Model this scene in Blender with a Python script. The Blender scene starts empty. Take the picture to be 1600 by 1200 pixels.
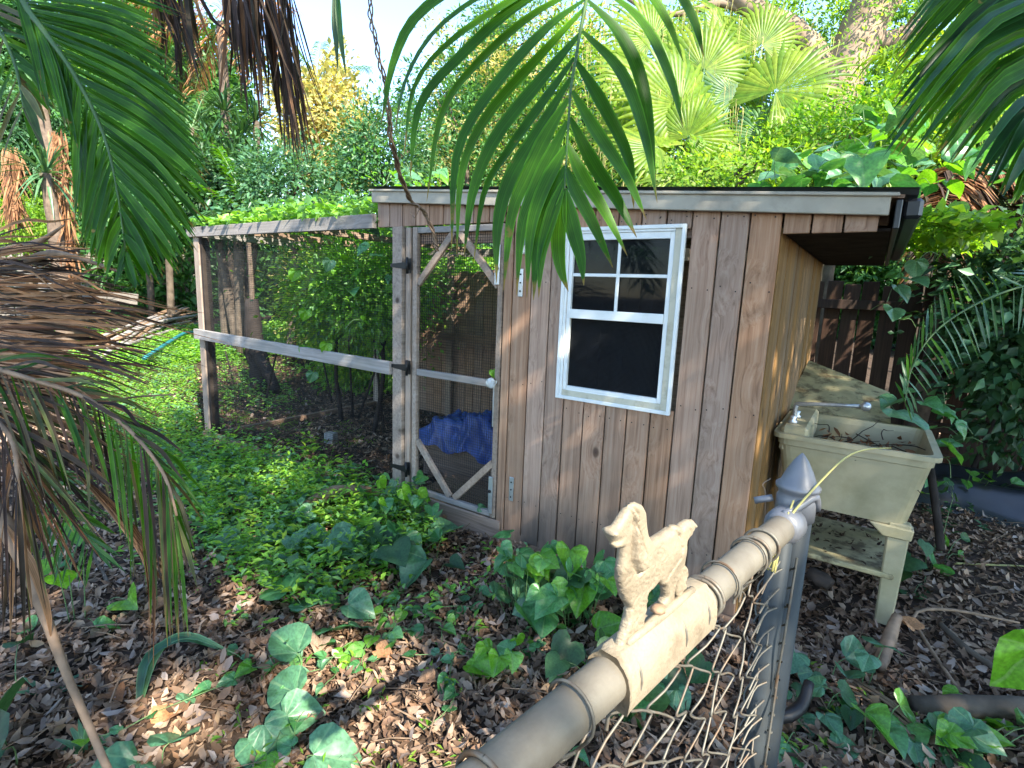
import bpy, bmesh, math, random
import numpy as np
from mathutils import Vector, Matrix, Quaternion

rng = np.random.default_rng(7)
random.seed(7)
S = bpy.context.scene
C = bpy.context.scene.collection
rad = math.radians

# ------------------------------------------------------------------ camera
FPX, YAW, PITCH, ROLL = 832.3, .588729, .173111, .039088      # focal length in pixels of a 1600 px wide picture
EYE = np.array([0, 0, 1.5])
fw = np.array([-math.sin(YAW)*math.cos(PITCH), math.cos(YAW)*math.cos(PITCH), -math.sin(PITCH)])
r0 = np.array([math.cos(YAW), math.sin(YAW), 0.]); u0 = np.cross(r0, fw)
cr, sr = math.cos(ROLL), math.sin(ROLL)
rt = r0*cr + u0*sr; up = u0*cr - r0*sr
camd = bpy.data.cameras.new('camera'); cam = bpy.data.objects.new('camera', camd); C.objects.link(cam)
cam.matrix_world = Matrix(((rt[0], up[0], -fw[0], EYE[0]), (rt[1], up[1], -fw[1], EYE[1]), (rt[2], up[2], -fw[2], EYE[2]), (0, 0, 0, 1)))
camd.sensor_width = 36; camd.lens = FPX/1600*36; camd.clip_start = .02; camd.clip_end = 900
S.camera = cam

# ------------------------------------------------------------------ light
SUN = np.array([.70, -.30, .65]); SUN /= np.linalg.norm(SUN)
w = bpy.data.worlds.new('World'); S.world = w; w.use_nodes = True
nt = w.node_tree; bg = nt.nodes['Background']
sky = nt.nodes.new('ShaderNodeTexSky'); sky.sky_type = 'NISHITA'; sky.sun_disc = False
sky.sun_elevation = math.asin(SUN[2]); sky.sun_rotation = math.atan2(SUN[0], SUN[1])
sky.air_density = 1.0; sky.dust_density = .15; sky.ozone_density = 2.2
nt.links.new(sky.outputs[0], bg.inputs[0]); bg.inputs[1].default_value = .115
sl = bpy.data.lights.new('sun', 'SUN'); so = bpy.data.objects.new('sun', sl); C.objects.link(so)
sl.energy = 3.1; sl.angle = rad(.6); sl.color = (1, .93, .80)
so.rotation_euler = Vector(SUN.tolist()).to_track_quat('Z', 'Y').to_euler()
S.view_settings.view_transform = 'Standard'; S.view_settings.look = 'None'
S.view_settings.exposure = 2.6; S.view_settings.gamma = 1; S.view_settings.use_curve_mapping = False
S.cycles.max_bounces = 8; S.cycles.diffuse_bounces = 4; S.cycles.transmission_bounces = 6; S.cycles.transparent_max_bounces = 12
S.cycles.sample_clamp_indirect = 8

# ------------------------------------------------------------------ placing helpers
def ray(x, y): return fw + rt*(x-800)/FPX - up*(y-600)/FPX
def P(x, y, d): return EYE + ray(x, y)*d                        # point seen there, d metres ahead
def at(x, y, ax, v):
    q = ray(x, y); return EYE + q*((v-EYE[ax])/q[ax])
def G(x, y, z=0.): return at(x, y, 2, z)
def px(p):
    q = np.asarray(p, float)-EYE; d = q@fw
    return np.stack([800+FPX*(q@rt)/d, 600-FPX*(q@up)/d, d], -1)
def inpoly(x, y, poly):
    x = np.asarray(x); y = np.asarray(y); r = np.zeros(x.shape, bool); n = len(poly)
    for i in range(n):
        x1, y1 = poly[i]; x2, y2 = poly[(i+1) % n]
        if y1 == y2: continue
        c = ((y1 > y) != (y2 > y)) & (x < (x2-x1)*(y-y1)/(y2-y1)+x1); r ^= c
    return r
def nrm(v):
    v = np.asarray(v, float); return v/np.maximum(np.linalg.norm(v, axis=-1, keepdims=True), 1e-9)
def sstep(a, b, x):
    t = np.clip((np.asarray(x, float)-a)/(b-a), 0, 1); return t*t*(3-2*t)
def gz(x, y):
    x = np.asarray(x, float); y = np.asarray(y, float)
    r = np.hypot(x, y)
    near = 1-sstep(14, 20, r)
    return .30*sstep(7, 16, r)*(x < 0) + near*(.018*np.sin(2.1*x+1.3*y)+.014*np.sin(3.7*y-1.9*x+1)+.008*np.sin(9*x+2)*np.sin(8*y))

# ------------------------------------------------------------------ materials
MAT = {}
def newmat(n):
    m = bpy.data.materials.new(n); m.use_nodes = True; MAT[n] = m
    t = m.node_tree; return m, t, t.nodes, t.links, t.nodes['Principled BSDF']
def ramp(N, stops):
    r = N.new('ShaderNodeValToRGB'); e = r.color_ramp.elements
    e[0].position = stops[0][0]; e[0].color = (*stops[0][1], 1); e[1].position = stops[-1][0]; e[1].color = (*stops[-1][1], 1)
    for p, c in stops[1:-1]:
        k = e.new(p); k.color = (*c, 1)
    return r
def leafmat(n, cols, trans=.35, rough=.42, spec=.35, tcol=None, vein=0, tips=0):
    m, t, N, L, b = newmat(n)
    g = N.new('ShaderNodeNewGeometry'); oi = N.new('ShaderNodeObjectInfo')
    ad = N.new('ShaderNodeMath'); ad.operation = 'ADD'; L.new(g.outputs['Random Per Island'], ad.inputs[0]); L.new(oi.outputs['Random'], ad.inputs[1])
    fr = N.new('ShaderNodeMath'); fr.operation = 'FRACT'; L.new(ad.outputs[0], fr.inputs[0])
    st = [(i/(len(cols)-1), c) for i, c in enumerate(cols)]
    r = ramp(N, st); L.new(fr.outputs[0], r.inputs[0])
    tc = N.new('ShaderNodeTexCoord'); no = N.new('ShaderNodeTexNoise'); no.inputs['Scale'].default_value = 14; no.inputs['Detail'].default_value = 3
    L.new(tc.outputs['Object'], no.inputs['Vector'])
    hs = N.new('ShaderNodeHueSaturation'); L.new(r.outputs[0], hs.inputs['Color'])
    mr = N.new('ShaderNodeMapRange'); mr.inputs['From Min'].default_value = .3; mr.inputs['From Max'].default_value = .7; mr.inputs['To Min'].default_value = .7; mr.inputs['To Max'].default_value = 1.3
    L.new(no.outputs['Fac'], mr.inputs['Value']); L.new(mr.outputs[0], hs.inputs['Value'])
    at_ = N.new('ShaderNodeAttribute'); at_.attribute_name = 'across'
    mm = N.new('ShaderNodeMath'); mm.operation = 'MULTIPLY'; mm.inputs[1].default_value = 26; L.new(at_.outputs['Fac'], mm.inputs[0])
    sn = N.new('ShaderNodeMath'); sn.operation = 'SINE'; L.new(mm.outputs[0], sn.inputs[0])
    ab = N.new('ShaderNodeMath'); ab.operation = 'ABSOLUTE'; L.new(at_.outputs['Fac'], ab.inputs[0])
    hv = N.new('ShaderNodeHueSaturation'); L.new(hs.outputs[0], hv.inputs['Color'])
    ma = N.new('ShaderNodeMapRange'); ma.inputs['From Min'].default_value = -1; ma.inputs['To Min'].default_value = .85; ma.inputs['To Max'].default_value = 1.15; L.new(sn.outputs[0], ma.inputs['Value'])
    rb_ = ramp(N, [(0, (.5,)*3), (.12, (.36,)*3), (.72, (.36,)*3), (1, (.72,)*3)]); L.new(ab.outputs[0], rb_.inputs[0])
    pr = N.new('ShaderNodeMath'); pr.operation = 'MULTIPLY'; L.new(ma.outputs[0], pr.inputs[0]); L.new(rb_.outputs[0], pr.inputs[1]); p2 = N.new('ShaderNodeMath'); p2.operation = 'MULTIPLY'; p2.inputs[1].default_value = 2; L.new(pr.outputs[0], p2.inputs[0])
    L.new(p2.outputs[0], hv.inputs['Value']); hs = hv
    if tips:
        al = N.new('ShaderNodeAttribute'); al.attribute_name = 'along'; n6 = N.new('ShaderNodeTexNoise'); n6.inputs['Scale'].default_value = 30; n6.inputs['Detail'].default_value = 4; L.new(tc.outputs['Object'], n6.inputs['Vector'])
        s6 = N.new('ShaderNodeMath'); s6.operation = 'MULTIPLY_ADD'; s6.inputs[1].default_value = .35; L.new(n6.outputs['Fac'], s6.inputs[0]); L.new(al.outputs['Fac'], s6.inputs[2])
        r6 = ramp(N, [(0, (0, 0, 0)), (.92, (0, 0, 0)), (.97, (1, 1, 1))]); s7 = N.new('ShaderNodeMath'); s7.operation = 'MULTIPLY'; s7.inputs[1].default_value = .85; L.new(s6.outputs[0], s7.inputs[0]); L.new(s7.outputs[0], r6.inputs[0])
        r7 = ramp(N, [(0, (0, 0, 0)), (.69, (0, 0, 0)), (.74, (.8, .8, .8))]); L.new(n6.outputs['Fac'], r7.inputs[0]); a7 = N.new('ShaderNodeMath'); a7.operation = 'MAXIMUM'; L.new(r6.outputs[0], a7.inputs[0]); L.new(r7.outputs[0], a7.inputs[1])
        m7 = N.new('ShaderNodeMixRGB'); L.new(a7.outputs[0], m7.inputs[0]); L.new(hs.outputs[0], m7.inputs[1]); m7.inputs[2].default_value = (.22, .15, .05, 1); hs = m7
    if vein:                                                # palmate veins of a heart shaped leaf, drawn in its own plane
        sx_ = N.new('ShaderNodeSeparateXYZ'); L.new(tc.outputs['Object'], sx_.inputs[0])
        yy_ = N.new('ShaderNodeMath'); yy_.operation = 'SUBTRACT'; yy_.inputs[1].default_value = .1; L.new(sx_.outputs[1], yy_.inputs[0])
        ax_ = N.new('ShaderNodeMath'); ax_.operation = 'ABSOLUTE'; L.new(sx_.outputs[0], ax_.inputs[0])
        an = N.new('ShaderNodeMath'); an.operation = 'ARCTAN2'; L.new(ax_.outputs[0], an.inputs[0]); L.new(yy_.outputs[0], an.inputs[1])
        k5 = N.new('ShaderNodeMath'); k5.operation = 'MULTIPLY'; k5.inputs[1].default_value = 5.6; L.new(an.outputs[0], k5.inputs[0])
        cs = N.new('ShaderNodeMath'); cs.operation = 'COSINE'; L.new(k5.outputs[0], cs.inputs[0])
        rv = ramp(N, [(.0, (0, 0, 0)), (.95, (0, 0, 0)), (.995, (1, 1, 1))]); L.new(cs.outputs[0], rv.inputs[0])
        mv = N.new('ShaderNodeMixRGB'); L.new(rv.outputs[0], mv.inputs[0]); L.new(hs.outputs[0], mv.inputs[1])
        lt = N.new('ShaderNodeMixRGB'); lt.inputs[0].default_value = .28; lt.inputs[2].default_value = (.30, .42, .20, 1); L.new(hs.outputs[0], lt.inputs[1]); L.new(lt.outputs[0], mv.inputs[2])
        bp = N.new('ShaderNodeBump'); bp.inputs['Strength'].default_value = .30; bp.inputs['Distance'].default_value = .02; bp.invert = True; L.new(cs.outputs[0], bp.inputs['Height']); L.new(bp.outputs[0], b.inputs['Normal'])
        hs = mv
    L.new(hs.outputs[0], b.inputs['Base Color']); b.inputs['Roughness'].default_value = rough; b.inputs['Specular IOR Level'].default_value = spec
    tr = N.new('ShaderNodeBsdfTranslucent'); mx = N.new('ShaderNodeMixShader'); mx.inputs[0].default_value = trans
    h2 = N.new('ShaderNodeMixRGB'); h2.blend_type = 'MULTIPLY'; h2.inputs[0].default_value = 1; h2.inputs[2].default_value = (*(tcol or (1.7, 1.5, .6)), 1)
    L.new(hs.outputs[0], h2.inputs[1]); L.new(h2.outputs[0], tr.inputs['Color'])
    L.new(b.outputs[0], mx.inputs[1]); L.new(tr.outputs[0], mx.inputs[2]); L.new(mx.outputs[0], N['Material Output'].inputs[0])
    return m
def plain(n, col, rough=.6, metal=0, var=.25, vscale=12, bump=.15, bscale=60, spec=.4, dirt=None, dscale=5, dlo=.5, dhi=.68):
    m, t, N, L, b = newmat(n)
    tc = N.new('ShaderNodeTexCoord'); no = N.new('ShaderNodeTexNoise'); no.inputs['Scale'].default_value = vscale; no.inputs['Detail'].default_value = 6
    L.new(tc.outputs['Object'], no.inputs['Vector'])
    a = tuple(c*(1-var) for c in col); z = tuple(min(1, c*(1+var)) for c in col)
    r = ramp(N, [(.3, a), (.7, z)]); L.new(no.outputs['Fac'], r.inputs[0]); out = r.outputs[0]
    if dirt:
        n3 = N.new('ShaderNodeTexNoise'); n3.inputs['Scale'].default_value = dscale; n3.inputs['Detail'].default_value = 9; n3.inputs['Roughness'].default_value = .65
        L.new(tc.outputs['Object'], n3.inputs['Vector']); r3 = ramp(N, [(dlo, (0, 0, 0)), (dhi, (1, 1, 1))]); L.new(n3.outputs['Fac'], r3.inputs[0])
        mx = N.new('ShaderNodeMixRGB'); L.new(r3.outputs[0], mx.inputs[0]); L.new(out, mx.inputs[1]); mx.inputs[2].default_value = (*dirt, 1); out = mx.outputs[0]
    L.new(out, b.inputs['Base Color'])
    b.inputs['Roughness'].default_value = rough; b.inputs['Metallic'].default_value = metal; b.inputs['Specular IOR Level'].default_value = spec
    if bump:
        n2 = N.new('ShaderNodeTexNoise'); n2.inputs['Scale'].default_value = bscale; n2.inputs['Detail'].default_value = 5; L.new(tc.outputs['Object'], n2.inputs['Vector'])
        bp = N.new('ShaderNodeBump'); bp.inputs['Strength'].default_value = bump; bp.inputs['Distance'].default_value = .004
        L.new(n2.outputs['Fac'], bp.inputs['Height']); L.new(bp.outputs[0], b.inputs['Normal'])
    return m
def wood(n, cols, axis='Z', grain=55, stretch=.035, knots=True, var=.35, rough=.75, stain=(.10, .09, .075), stainamt=.5, splash=False):
    m, t, N, L, b = newmat(n)
    tc = N.new('ShaderNodeTexCoord'); oi = N.new('ShaderNodeObjectInfo')
    vm = N.new('ShaderNodeVectorMath'); vm.operation = 'ADD'; L.new(tc.outputs['Object'], vm.inputs[0])
    sc = N.new('ShaderNodeVectorMath'); sc.operation = 'SCALE'; sc.inputs[0].default_value = (37, 19, 23); L.new(oi.outputs['Random'], sc.inputs['Scale']); L.new(sc.outputs[0], vm.inputs[1])
    mp = N.new('ShaderNodeMapping'); s = [1, 1, 1]; s['XYZ'.index(axis)] = stretch; mp.inputs['Scale'].default_value = s
    L.new(vm.outputs[0], mp.inputs['Vector'])
    # knots bend the grain
    kv = N.new('ShaderNodeTexVoronoi'); kv.inputs['Scale'].default_value = 4.6
    mk = N.new('ShaderNodeMapping'); s2 = [1, 1, 1]; s2['XYZ'.index(axis)] = .62; mk.inputs['Scale'].default_value = s2; L.new(vm.outputs[0], mk.inputs['Vector']); L.new(mk.outputs[0], kv.inputs['Vector'])
    kr = ramp(N, [(0, (1, 1, 1)), (.06, (.85, .85, .85)), (.10, (.25, .25, .25)), (.20, (0, 0, 0))]); L.new(kv.outputs['Distance'], kr.inputs[0])
    ws = N.new('ShaderNodeMath'); ws.operation = 'MULTIPLY'; ws.inputs[1].default_value = .05 if knots else 0
    wr = ramp(N, [(0, (1, 1, 1)), (.45, (0, 0, 0))]); L.new(kv.outputs['Distance'], wr.inputs[0]); L.new(wr.outputs[0], ws.inputs[0])
    va = N.new('ShaderNodeVectorMath'); va.operation = 'ADD'; L.new(mp.outputs[0], va.inputs[0]); L.new(ws.outputs[0], va.inputs[1])
    no = N.new('ShaderNodeTexNoise'); no.inputs['Scale'].default_value = grain; no.inputs['Detail'].default_value = 7; no.inputs['Roughness'].default_value = .65; no.inputs['Distortion'].default_value = .4
    L.new(va.outputs[0], no.inputs['Vector'])
    r = ramp(N, [(.25, cols[0]), (.48, cols[1]), (.75, cols[2])]); L.new(no.outputs['Fac'], r.inputs[0])
    hs = N.new('ShaderNodeHueSaturation'); L.new(r.outputs[0], hs.inputs['Color'])
    mr = N.new('ShaderNodeMapRange'); mr.inputs['To Min'].default_value = 1-var; mr.inputs['To Max'].default_value = 1+var; L.new(oi.outputs['Random'], mr.inputs['Value']); L.new(mr.outputs[0], hs.inputs['Value'])
    f2 = N.new('ShaderNodeMath'); f2.operation = 'MULTIPLY'; f2.inputs[1].default_value = 7.31; L.new(oi.outputs['Random'], f2.inputs[0]); f3 = N.new('ShaderNodeMath'); f3.operation = 'FRACT'; L.new(f2.outputs[0], f3.inputs[0])
    mr2 = N.new('ShaderNodeMapRange'); mr2.inputs['To Min'].default_value = .88; mr2.inputs['To Max'].default_value = 1.22; L.new(f3.outputs[0], mr2.inputs['Value']); L.new(mr2.outputs[0], hs.inputs['Saturation'])
    out = hs.outputs[0]
    if knots:
        mx = N.new('ShaderNodeMixRGB'); L.new(kr.outputs[0], mx.inputs[0]); L.new(out, mx.inputs[1]); mx.inputs[2].default_value = (cols[0][0]*.35, cols[0][1]*.3, cols[0][2]*.3, 1); out = mx.outputs[0]
    n3 = N.new('ShaderNodeTexNoise'); n3.inputs['Scale'].default_value = 3.; n3.inputs['Detail'].default_value = 8; n3.inputs['Roughness'].default_value = .6; L.new(mk.outputs[0], n3.inputs['Vector'])
    r3 = ramp(N, [(.42, (0, 0, 0)), (.72, (stainamt,)*3)]); L.new(n3.outputs['Fac'], r3.inputs[0])
    mx = N.new('ShaderNodeMixRGB'); L.new(r3.outputs[0], mx.inputs[0]); L.new(out, mx.inputs[1]); mx.inputs[2].default_value = (*stain, 1)
    if splash:                                               # mud thrown up on the feet of the planks, damp runs above it
        ge = N.new('ShaderNodeNewGeometry'); sz = N.new('ShaderNodeSeparateXYZ'); L.new(ge.outputs['Position'], sz.inputs[0])
        n4 = N.new('ShaderNodeTexNoise'); n4.inputs['Scale'].default_value = 9; n4.inputs['Detail'].default_value = 6; mp4 = N.new('ShaderNodeMapping'); mp4.inputs['Scale'].default_value = (1, 1, .22); L.new(ge.outputs['Position'], mp4.inputs['Vector']); L.new(mp4.outputs[0], n4.inputs['Vector'])
        m4 = N.new('ShaderNodeMapRange'); m4.inputs['From Min'].default_value = .62; m4.inputs['From Max'].default_value = .03; L.new(sz.outputs[2], m4.inputs['Value'])
        a4 = N.new('ShaderNodeMath'); a4.operation = 'MULTIPLY'; L.new(m4.outputs[0], a4.inputs[0]); r4 = ramp(N, [(.3, (.25,)*3), (.62, (1, 1, 1))]); L.new(n4.outputs['Fac'], r4.inputs[0]); L.new(r4.outputs[0], a4.inputs[1])
        m5 = N.new('ShaderNodeMixRGB'); L.new(a4.outputs[0], m5.inputs[0]); L.new(mx.outputs[0], m5.inputs[1]); m5.inputs[2].default_value = (.075, .06, .05, 1); mx = m5
    L.new(mx.outputs[0], b.inputs['Base Color']); b.inputs['Roughness'].default_value = rough; b.inputs['Specular IOR Level'].default_value = .25
    bp = N.new('ShaderNodeBump'); bp.inputs['Strength'].default_value = .35; bp.inputs['Distance'].default_value = .003; L.new(no.outputs['Fac'], bp.inputs['Height']); L.new(bp.outputs[0], b.inputs['Normal'])
    return m

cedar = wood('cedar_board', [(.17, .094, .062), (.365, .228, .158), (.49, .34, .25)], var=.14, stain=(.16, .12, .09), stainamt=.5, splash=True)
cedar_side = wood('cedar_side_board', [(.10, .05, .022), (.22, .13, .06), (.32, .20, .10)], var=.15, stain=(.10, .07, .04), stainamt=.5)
lumX = wood('grey_lumber', [(.14, .125, .115), (.255, .23, .215), (.36, .33, .31)], axis='X', knots=True, var=.12, stain=(.15, .15, .12), stainamt=.45)
lumZ = wood('post_lumber', [(.16, .12, .095), (.29, .225, .18), (.39, .32, .265)], axis='Z', knots=True, var=.15, stain=(.16, .12, .09), stainamt=.5)
brown = wood('brown_lumber', [(.12, .075, .05), (.26, .17, .12), (.36, .26, .19)], axis='X', knots=False, var=.15)
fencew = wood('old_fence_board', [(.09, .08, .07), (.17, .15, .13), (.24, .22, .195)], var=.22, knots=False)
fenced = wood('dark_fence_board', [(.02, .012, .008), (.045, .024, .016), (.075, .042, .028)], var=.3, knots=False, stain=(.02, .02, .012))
white = plain('white_vinyl', (.74, .75, .73), .38, var=.05, bump=.03, dirt=(.45, .44, .36), dlo=.55, dhi=.8)
almond = plain('almond_trim', (.52, .48, .37), .5, var=.08, bump=.04, dirt=(.25, .22, .15))
fasc = plain('painted_fascia', (.38, .335, .26), .6, var=.1, bump=.08, dirt=(.27, .24, .19), dscale=7)
roofm = plain('roof_metal', (.20, .25, .27), .45, .5, var=.2, bump=.05, dirt=(.10, .12, .08))
black = plain('black_iron', (.015, .015, .016), .45, .3, var=.2, bump=.05)
wire = plain('dark_wire', (.02, .022, .026), .6, .3, var=.2, bump=0)
zinc = plain('zinc_plate', (.50, .52, .54), .38, .7, var=.12, bump=.04, dirt=(.25, .24, .22))
galv = plain('galvanised_pipe', (.165, .145, .112), .55, .25, var=.14, vscale=22, bump=.12, bscale=180, dirt=(.115, .095, .07), dscale=9, dlo=.48, dhi=.72)
galvw = plain('galvanised_wire', (.13, .118, .095), .55, .4, var=.3, vscale=30, bump=.05, dirt=(.13, .075, .04), dscale=25)
darkz = plain('dull_grey_steel', (.045, .052, .056), .55, .2, var=.2, bump=.08, dirt=(.05, .05, .045), dscale=14, spec=.2)
capm = plain('pewter_cap', (.17, .17, .18), .45, .3, var=.12, bump=.08)
castm = plain('cast_dog', (.235, .19, .13), .62, .1, var=.12, vscale=30, bump=.35, bscale=260, dirt=(.13, .095, .06), dscale=22, dlo=.52, dhi=.75)
tubm = plain('aged_plastic', (.37, .32, .20), .5, var=.1, vscale=6, bump=.06, dirt=(.20, .18, .09), dscale=4, dlo=.42, dhi=.75)
tubd = plain('dirty_plastic', (.32, .275, .15), .65, var=.2, vscale=14, bump=.2, dirt=(.10, .075, .04), dscale=12, dlo=.48, dhi=.62)
blue = plain('blue_tarp', (.022, .06, .25), .35, var=.3, vscale=10, bump=.1)
soil = plain('soil', (.055, .038, .028), .95, var=.5, vscale=9, bump=.9, bscale=40, spec=.1)
bark = plain('bark', (.10, .078, .058), .9, var=.4, vscale=8, bump=1, bscale=28, spec=.1)
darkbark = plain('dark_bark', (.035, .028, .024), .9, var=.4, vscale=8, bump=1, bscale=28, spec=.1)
oakbark = plain('oak_bark', (.24, .17, .12), .9, var=.35, vscale=5, bump=1, bscale=18, spec=.1)
palmbark = plain('palm_bark', (.13, .095, .07), .9, var=.35, vscale=14, bump=1, bscale=40, spec=.1)
stickm = plain('dry_stick', (.20, .13, .08), .8, var=.4, vscale=18, bump=.4)
blackp = plain('black_plastic', (.012, .013, .016), .3, var=.3, bump=.1, spec=.5)
greenst = plain('green_stem', (.10, .17, .06), .5, var=.3, bump=.05)
straw = plain('straw_stem', (.42, .36, .12), .55, var=.2, bump=.05)
rach = plain('frond_rachis', (.05, .10, .02), .45, var=.2, bump=.05)
rachd = plain('dry_rachis', (.24, .15, .09), .7, var=.35, vscale=20, bump=.3)
brick_m = plain('concrete_block', (.32, .31, .29), .85, var=.15, bump=.4)
rubber = plain('garden_hose', (.02, .16, .18), .4, var=.2, bump=.05)
m, t, N, L, b = newmat('window_glass')
b.inputs['Base Color'].default_value = (.01, .012, .014, 1); b.inputs['Roughness'].default_value = .04; b.inputs['Specular IOR Level'].default_value = .18
tr = N.new('ShaderNodeBsdfTransparent'); tr.inputs[0].default_value = (.35, .38, .42, 1); mx = N.new('ShaderNodeMixShader'); mx.inputs[0].default_value = .35
L.new(b.outputs[0], mx.inputs[1]); L.new(tr.outputs[0], mx.inputs[2]); L.new(mx.outputs[0], N['Material Output'].inputs[0]); glass = m
m, t, N, L, b = newmat('clear_knob'); b.inputs['Base Color'].default_value = (.8, .82, .8, 1); b.inputs['Roughness'].default_value = .08; b.inputs['Transmission Weight'].default_value = .6; knobm = m

lf_palm = leafmat('palm_leaflet_green', [(.03, .11, .008), (.05, .16, .010), (.08, .22, .014)], .5, .42, .25, (2.3, 2.0, .4), tips=1)
lf_palmd = leafmat('palm_leaflet_dark', [(.012, .055, .014), (.02, .085, .02), (.03, .11, .022)], .35, .4, .4)
lf_fan = leafmat('fan_leaf', [(.10, .20, .02), (.17, .27, .025), (.24, .32, .035)], .55, .4, .35, (1.9, 1.7, .5))
lf_fan2 = leafmat('fan_leaf_cool', [(.05, .14, .05), (.08, .19, .06), (.12, .22, .06)], .45, .4, .35)
lf_dead = leafmat('dead_leaflet', [(.10, .045, .022), (.25, .12, .055), (.36, .20, .10), (.15, .065, .035)], .2, .7, .15, (1.3, 1, .7))
lf_deadd = leafmat('dark_dead_leaflet', [(.035, .022, .018), (.08, .05, .038), (.05, .04, .02)], .15, .7, .15, (1.2, 1, .8))
lf_half = leafmat('yellowing_leaflet', [(.05, .12, .03), (.16, .17, .04), (.12, .07, .04), (.05, .10, .03), (.20, .15, .06)], .35, .5, .3, (1.4, 1.2, .6))
lf_bush = leafmat('bush_green', [(.03, .10, .03), (.05, .16, .04), (.10, .24, .05), (.04, .12, .05)], .4, .45)
lf_cool = leafmat('bush_cool', [(.04, .12, .06), (.07, .18, .085), (.11, .24, .11), (.05, .14, .05)], .4, .38, .5)
lf_dark = leafmat('bush_dark', [(.018, .055, .022), (.03, .085, .03), (.05, .12, .04)], .3, .45)
lf_yel = leafmat('bush_yellow', [(.36, .38, .12), (.46, .43, .17), (.52, .44, .20), (.26, .33, .09)], .5, .5, .3, (1.4, 1.2, .6))
lf_lime = leafmat('bush_lime', [(.09, .22, .02), (.17, .33, .03), (.26, .40, .04), (.07, .18, .03)], .5, .42, .35, (1.7, 1.6, .5))
lf_oran = leafmat('orange_dead_palm', [(.45, .20, .09), (.55, .28, .13), (.35, .17, .09)], .3, .7, .2, (1.2, 1, .8))
lf_weed = leafmat('weed_green', [(.10, .27, .03), (.18, .40, .04), (.28, .50, .06), (.13, .30, .08), (.20, .36, .18)], .4, .45, .4, (1.5, 1.5, .5))
lf_heart = leafmat('heart_leaf', [(.04, .15, .04), (.07, .22, .07), (.10, .27, .10), (.13, .32, .05)], .35, .33, .55, (1.6, 1.7, .5), vein=1)
lf_heartb = leafmat('heart_leaf_bright', [(.10, .28, .02), (.15, .36, .03)], .45, .35, .5, (1.6, 1.5, .4), vein=1)
lf_heartc = leafmat('heart_leaf_bluish', [(.045, .13, .06), (.075, .19, .09), (.10, .23, .115)], .25, .38, .5, vein=1)
lf_lit = leafmat('leaf_litter', [(.055, .033, .02), (.17, .10, .06), (.27, .175, .112), (.39, .275, .19), (.11, .066, .044), (.22, .125, .072)], .08, .75, .2, (1.2, 1, .8))
lf_lit2 = leafmat('pale_leaf_litter', [(.30, .22, .17), (.22, .16, .125), (.40, .31, .25), (.16, .11, .08), (.34, .22, .12)], .08, .6, .35, (1.2, 1, .8))
lf_spike = leafmat('spiky_leaf', [(.04, .12, .05), (.07, .17, .07), (.12, .22, .10)], .25, .4, .45)

# ------------------------------------------------------------------ objects
def tag(o, label=None, cat=None, group=None, kind=None):
    if label: o['label'] = label
    if cat: o['category'] = cat
    if group: o['group'] = group
    if kind: o['kind'] = kind
    return o
def empty(name, loc=(0, 0, 0), label=None, cat=None, group=None, rot=None):
    o = bpy.data.objects.new(name, None); o.empty_display_size = .1; o.location = tuple(float(v) for v in loc)
    if rot: o.rotation_euler = rot
    C.objects.link(o); return tag(o, label, cat, group)
def link(name, me, mat=None, parent=None, loc=None, **k):
    o = bpy.data.objects.new(name, me); C.objects.link(o)
    if mat is not None and not me.materials: me.materials.append(mat)
    if loc is not None: o.location = tuple(float(v) for v in loc)
    if parent is not None:
        o.parent = parent
        if loc is not None or True: o.location = Vector(o.location)-Vector(offs(parent))
    return tag(o, **k)
def offs(p):
    v = Vector(p.location)
    while p.parent: p = p.parent; v = v+Vector(p.location)
    return v
# every parent is unrotated, so a child's place is world minus the parents' places
def mesh(name, V, F, smooth=False):
    V = np.asarray(V, np.float32); me = bpy.data.meshes.new(name)
    if isinstance(F, np.ndarray):
        k = F.shape[1]; me.vertices.add(len(V)); me.vertices.foreach_set('co', V.ravel())
        me.loops.add(F.size); me.loops.foreach_set('vertex_index', F.ravel().astype(np.int32))
        me.polygons.add(len(F)); me.polygons.foreach_set('loop_start', np.arange(0, F.size, k, dtype=np.int32)); me.polygons.foreach_set('loop_total', np.full(len(F), k, np.int32))
        me.update(calc_edges=True)
    else:
        me.from_pydata([tuple(float(c) for c in v) for v in V], [], F); me.update()
    if smooth: me.polygons.foreach_set('use_smooth', np.ones(len(me.polygons), bool))
    return me
def box(name, a, b_, mat, parent=None, bev=.003, rz=0, **k):
    a = np.array(a, float); b_ = np.array(b_, float); c = (a+b_)/2; h = abs(b_-a)/2
    bm = bmesh.new(); bmesh.ops.create_cube(bm, size=2)
    for v in bm.verts: v.co = Vector((v.co.x*h[0], v.co.y*h[1], v.co.z*h[2]))
    if bev: bmesh.ops.bevel(bm, geom=bm.edges[:], offset=min(bev, h.min()*.6), segments=1, affect='EDGES')
    if rz: bmesh.ops.rotate(bm, verts=bm.verts[:], cent=(0, 0, 0), matrix=Matrix.Rotation(rz, 3, 'Z'))
    me = bpy.data.meshes.new(name); bm.to_mesh(me); bm.free()
    return link(name, me, mat, parent, c, **k)
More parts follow.
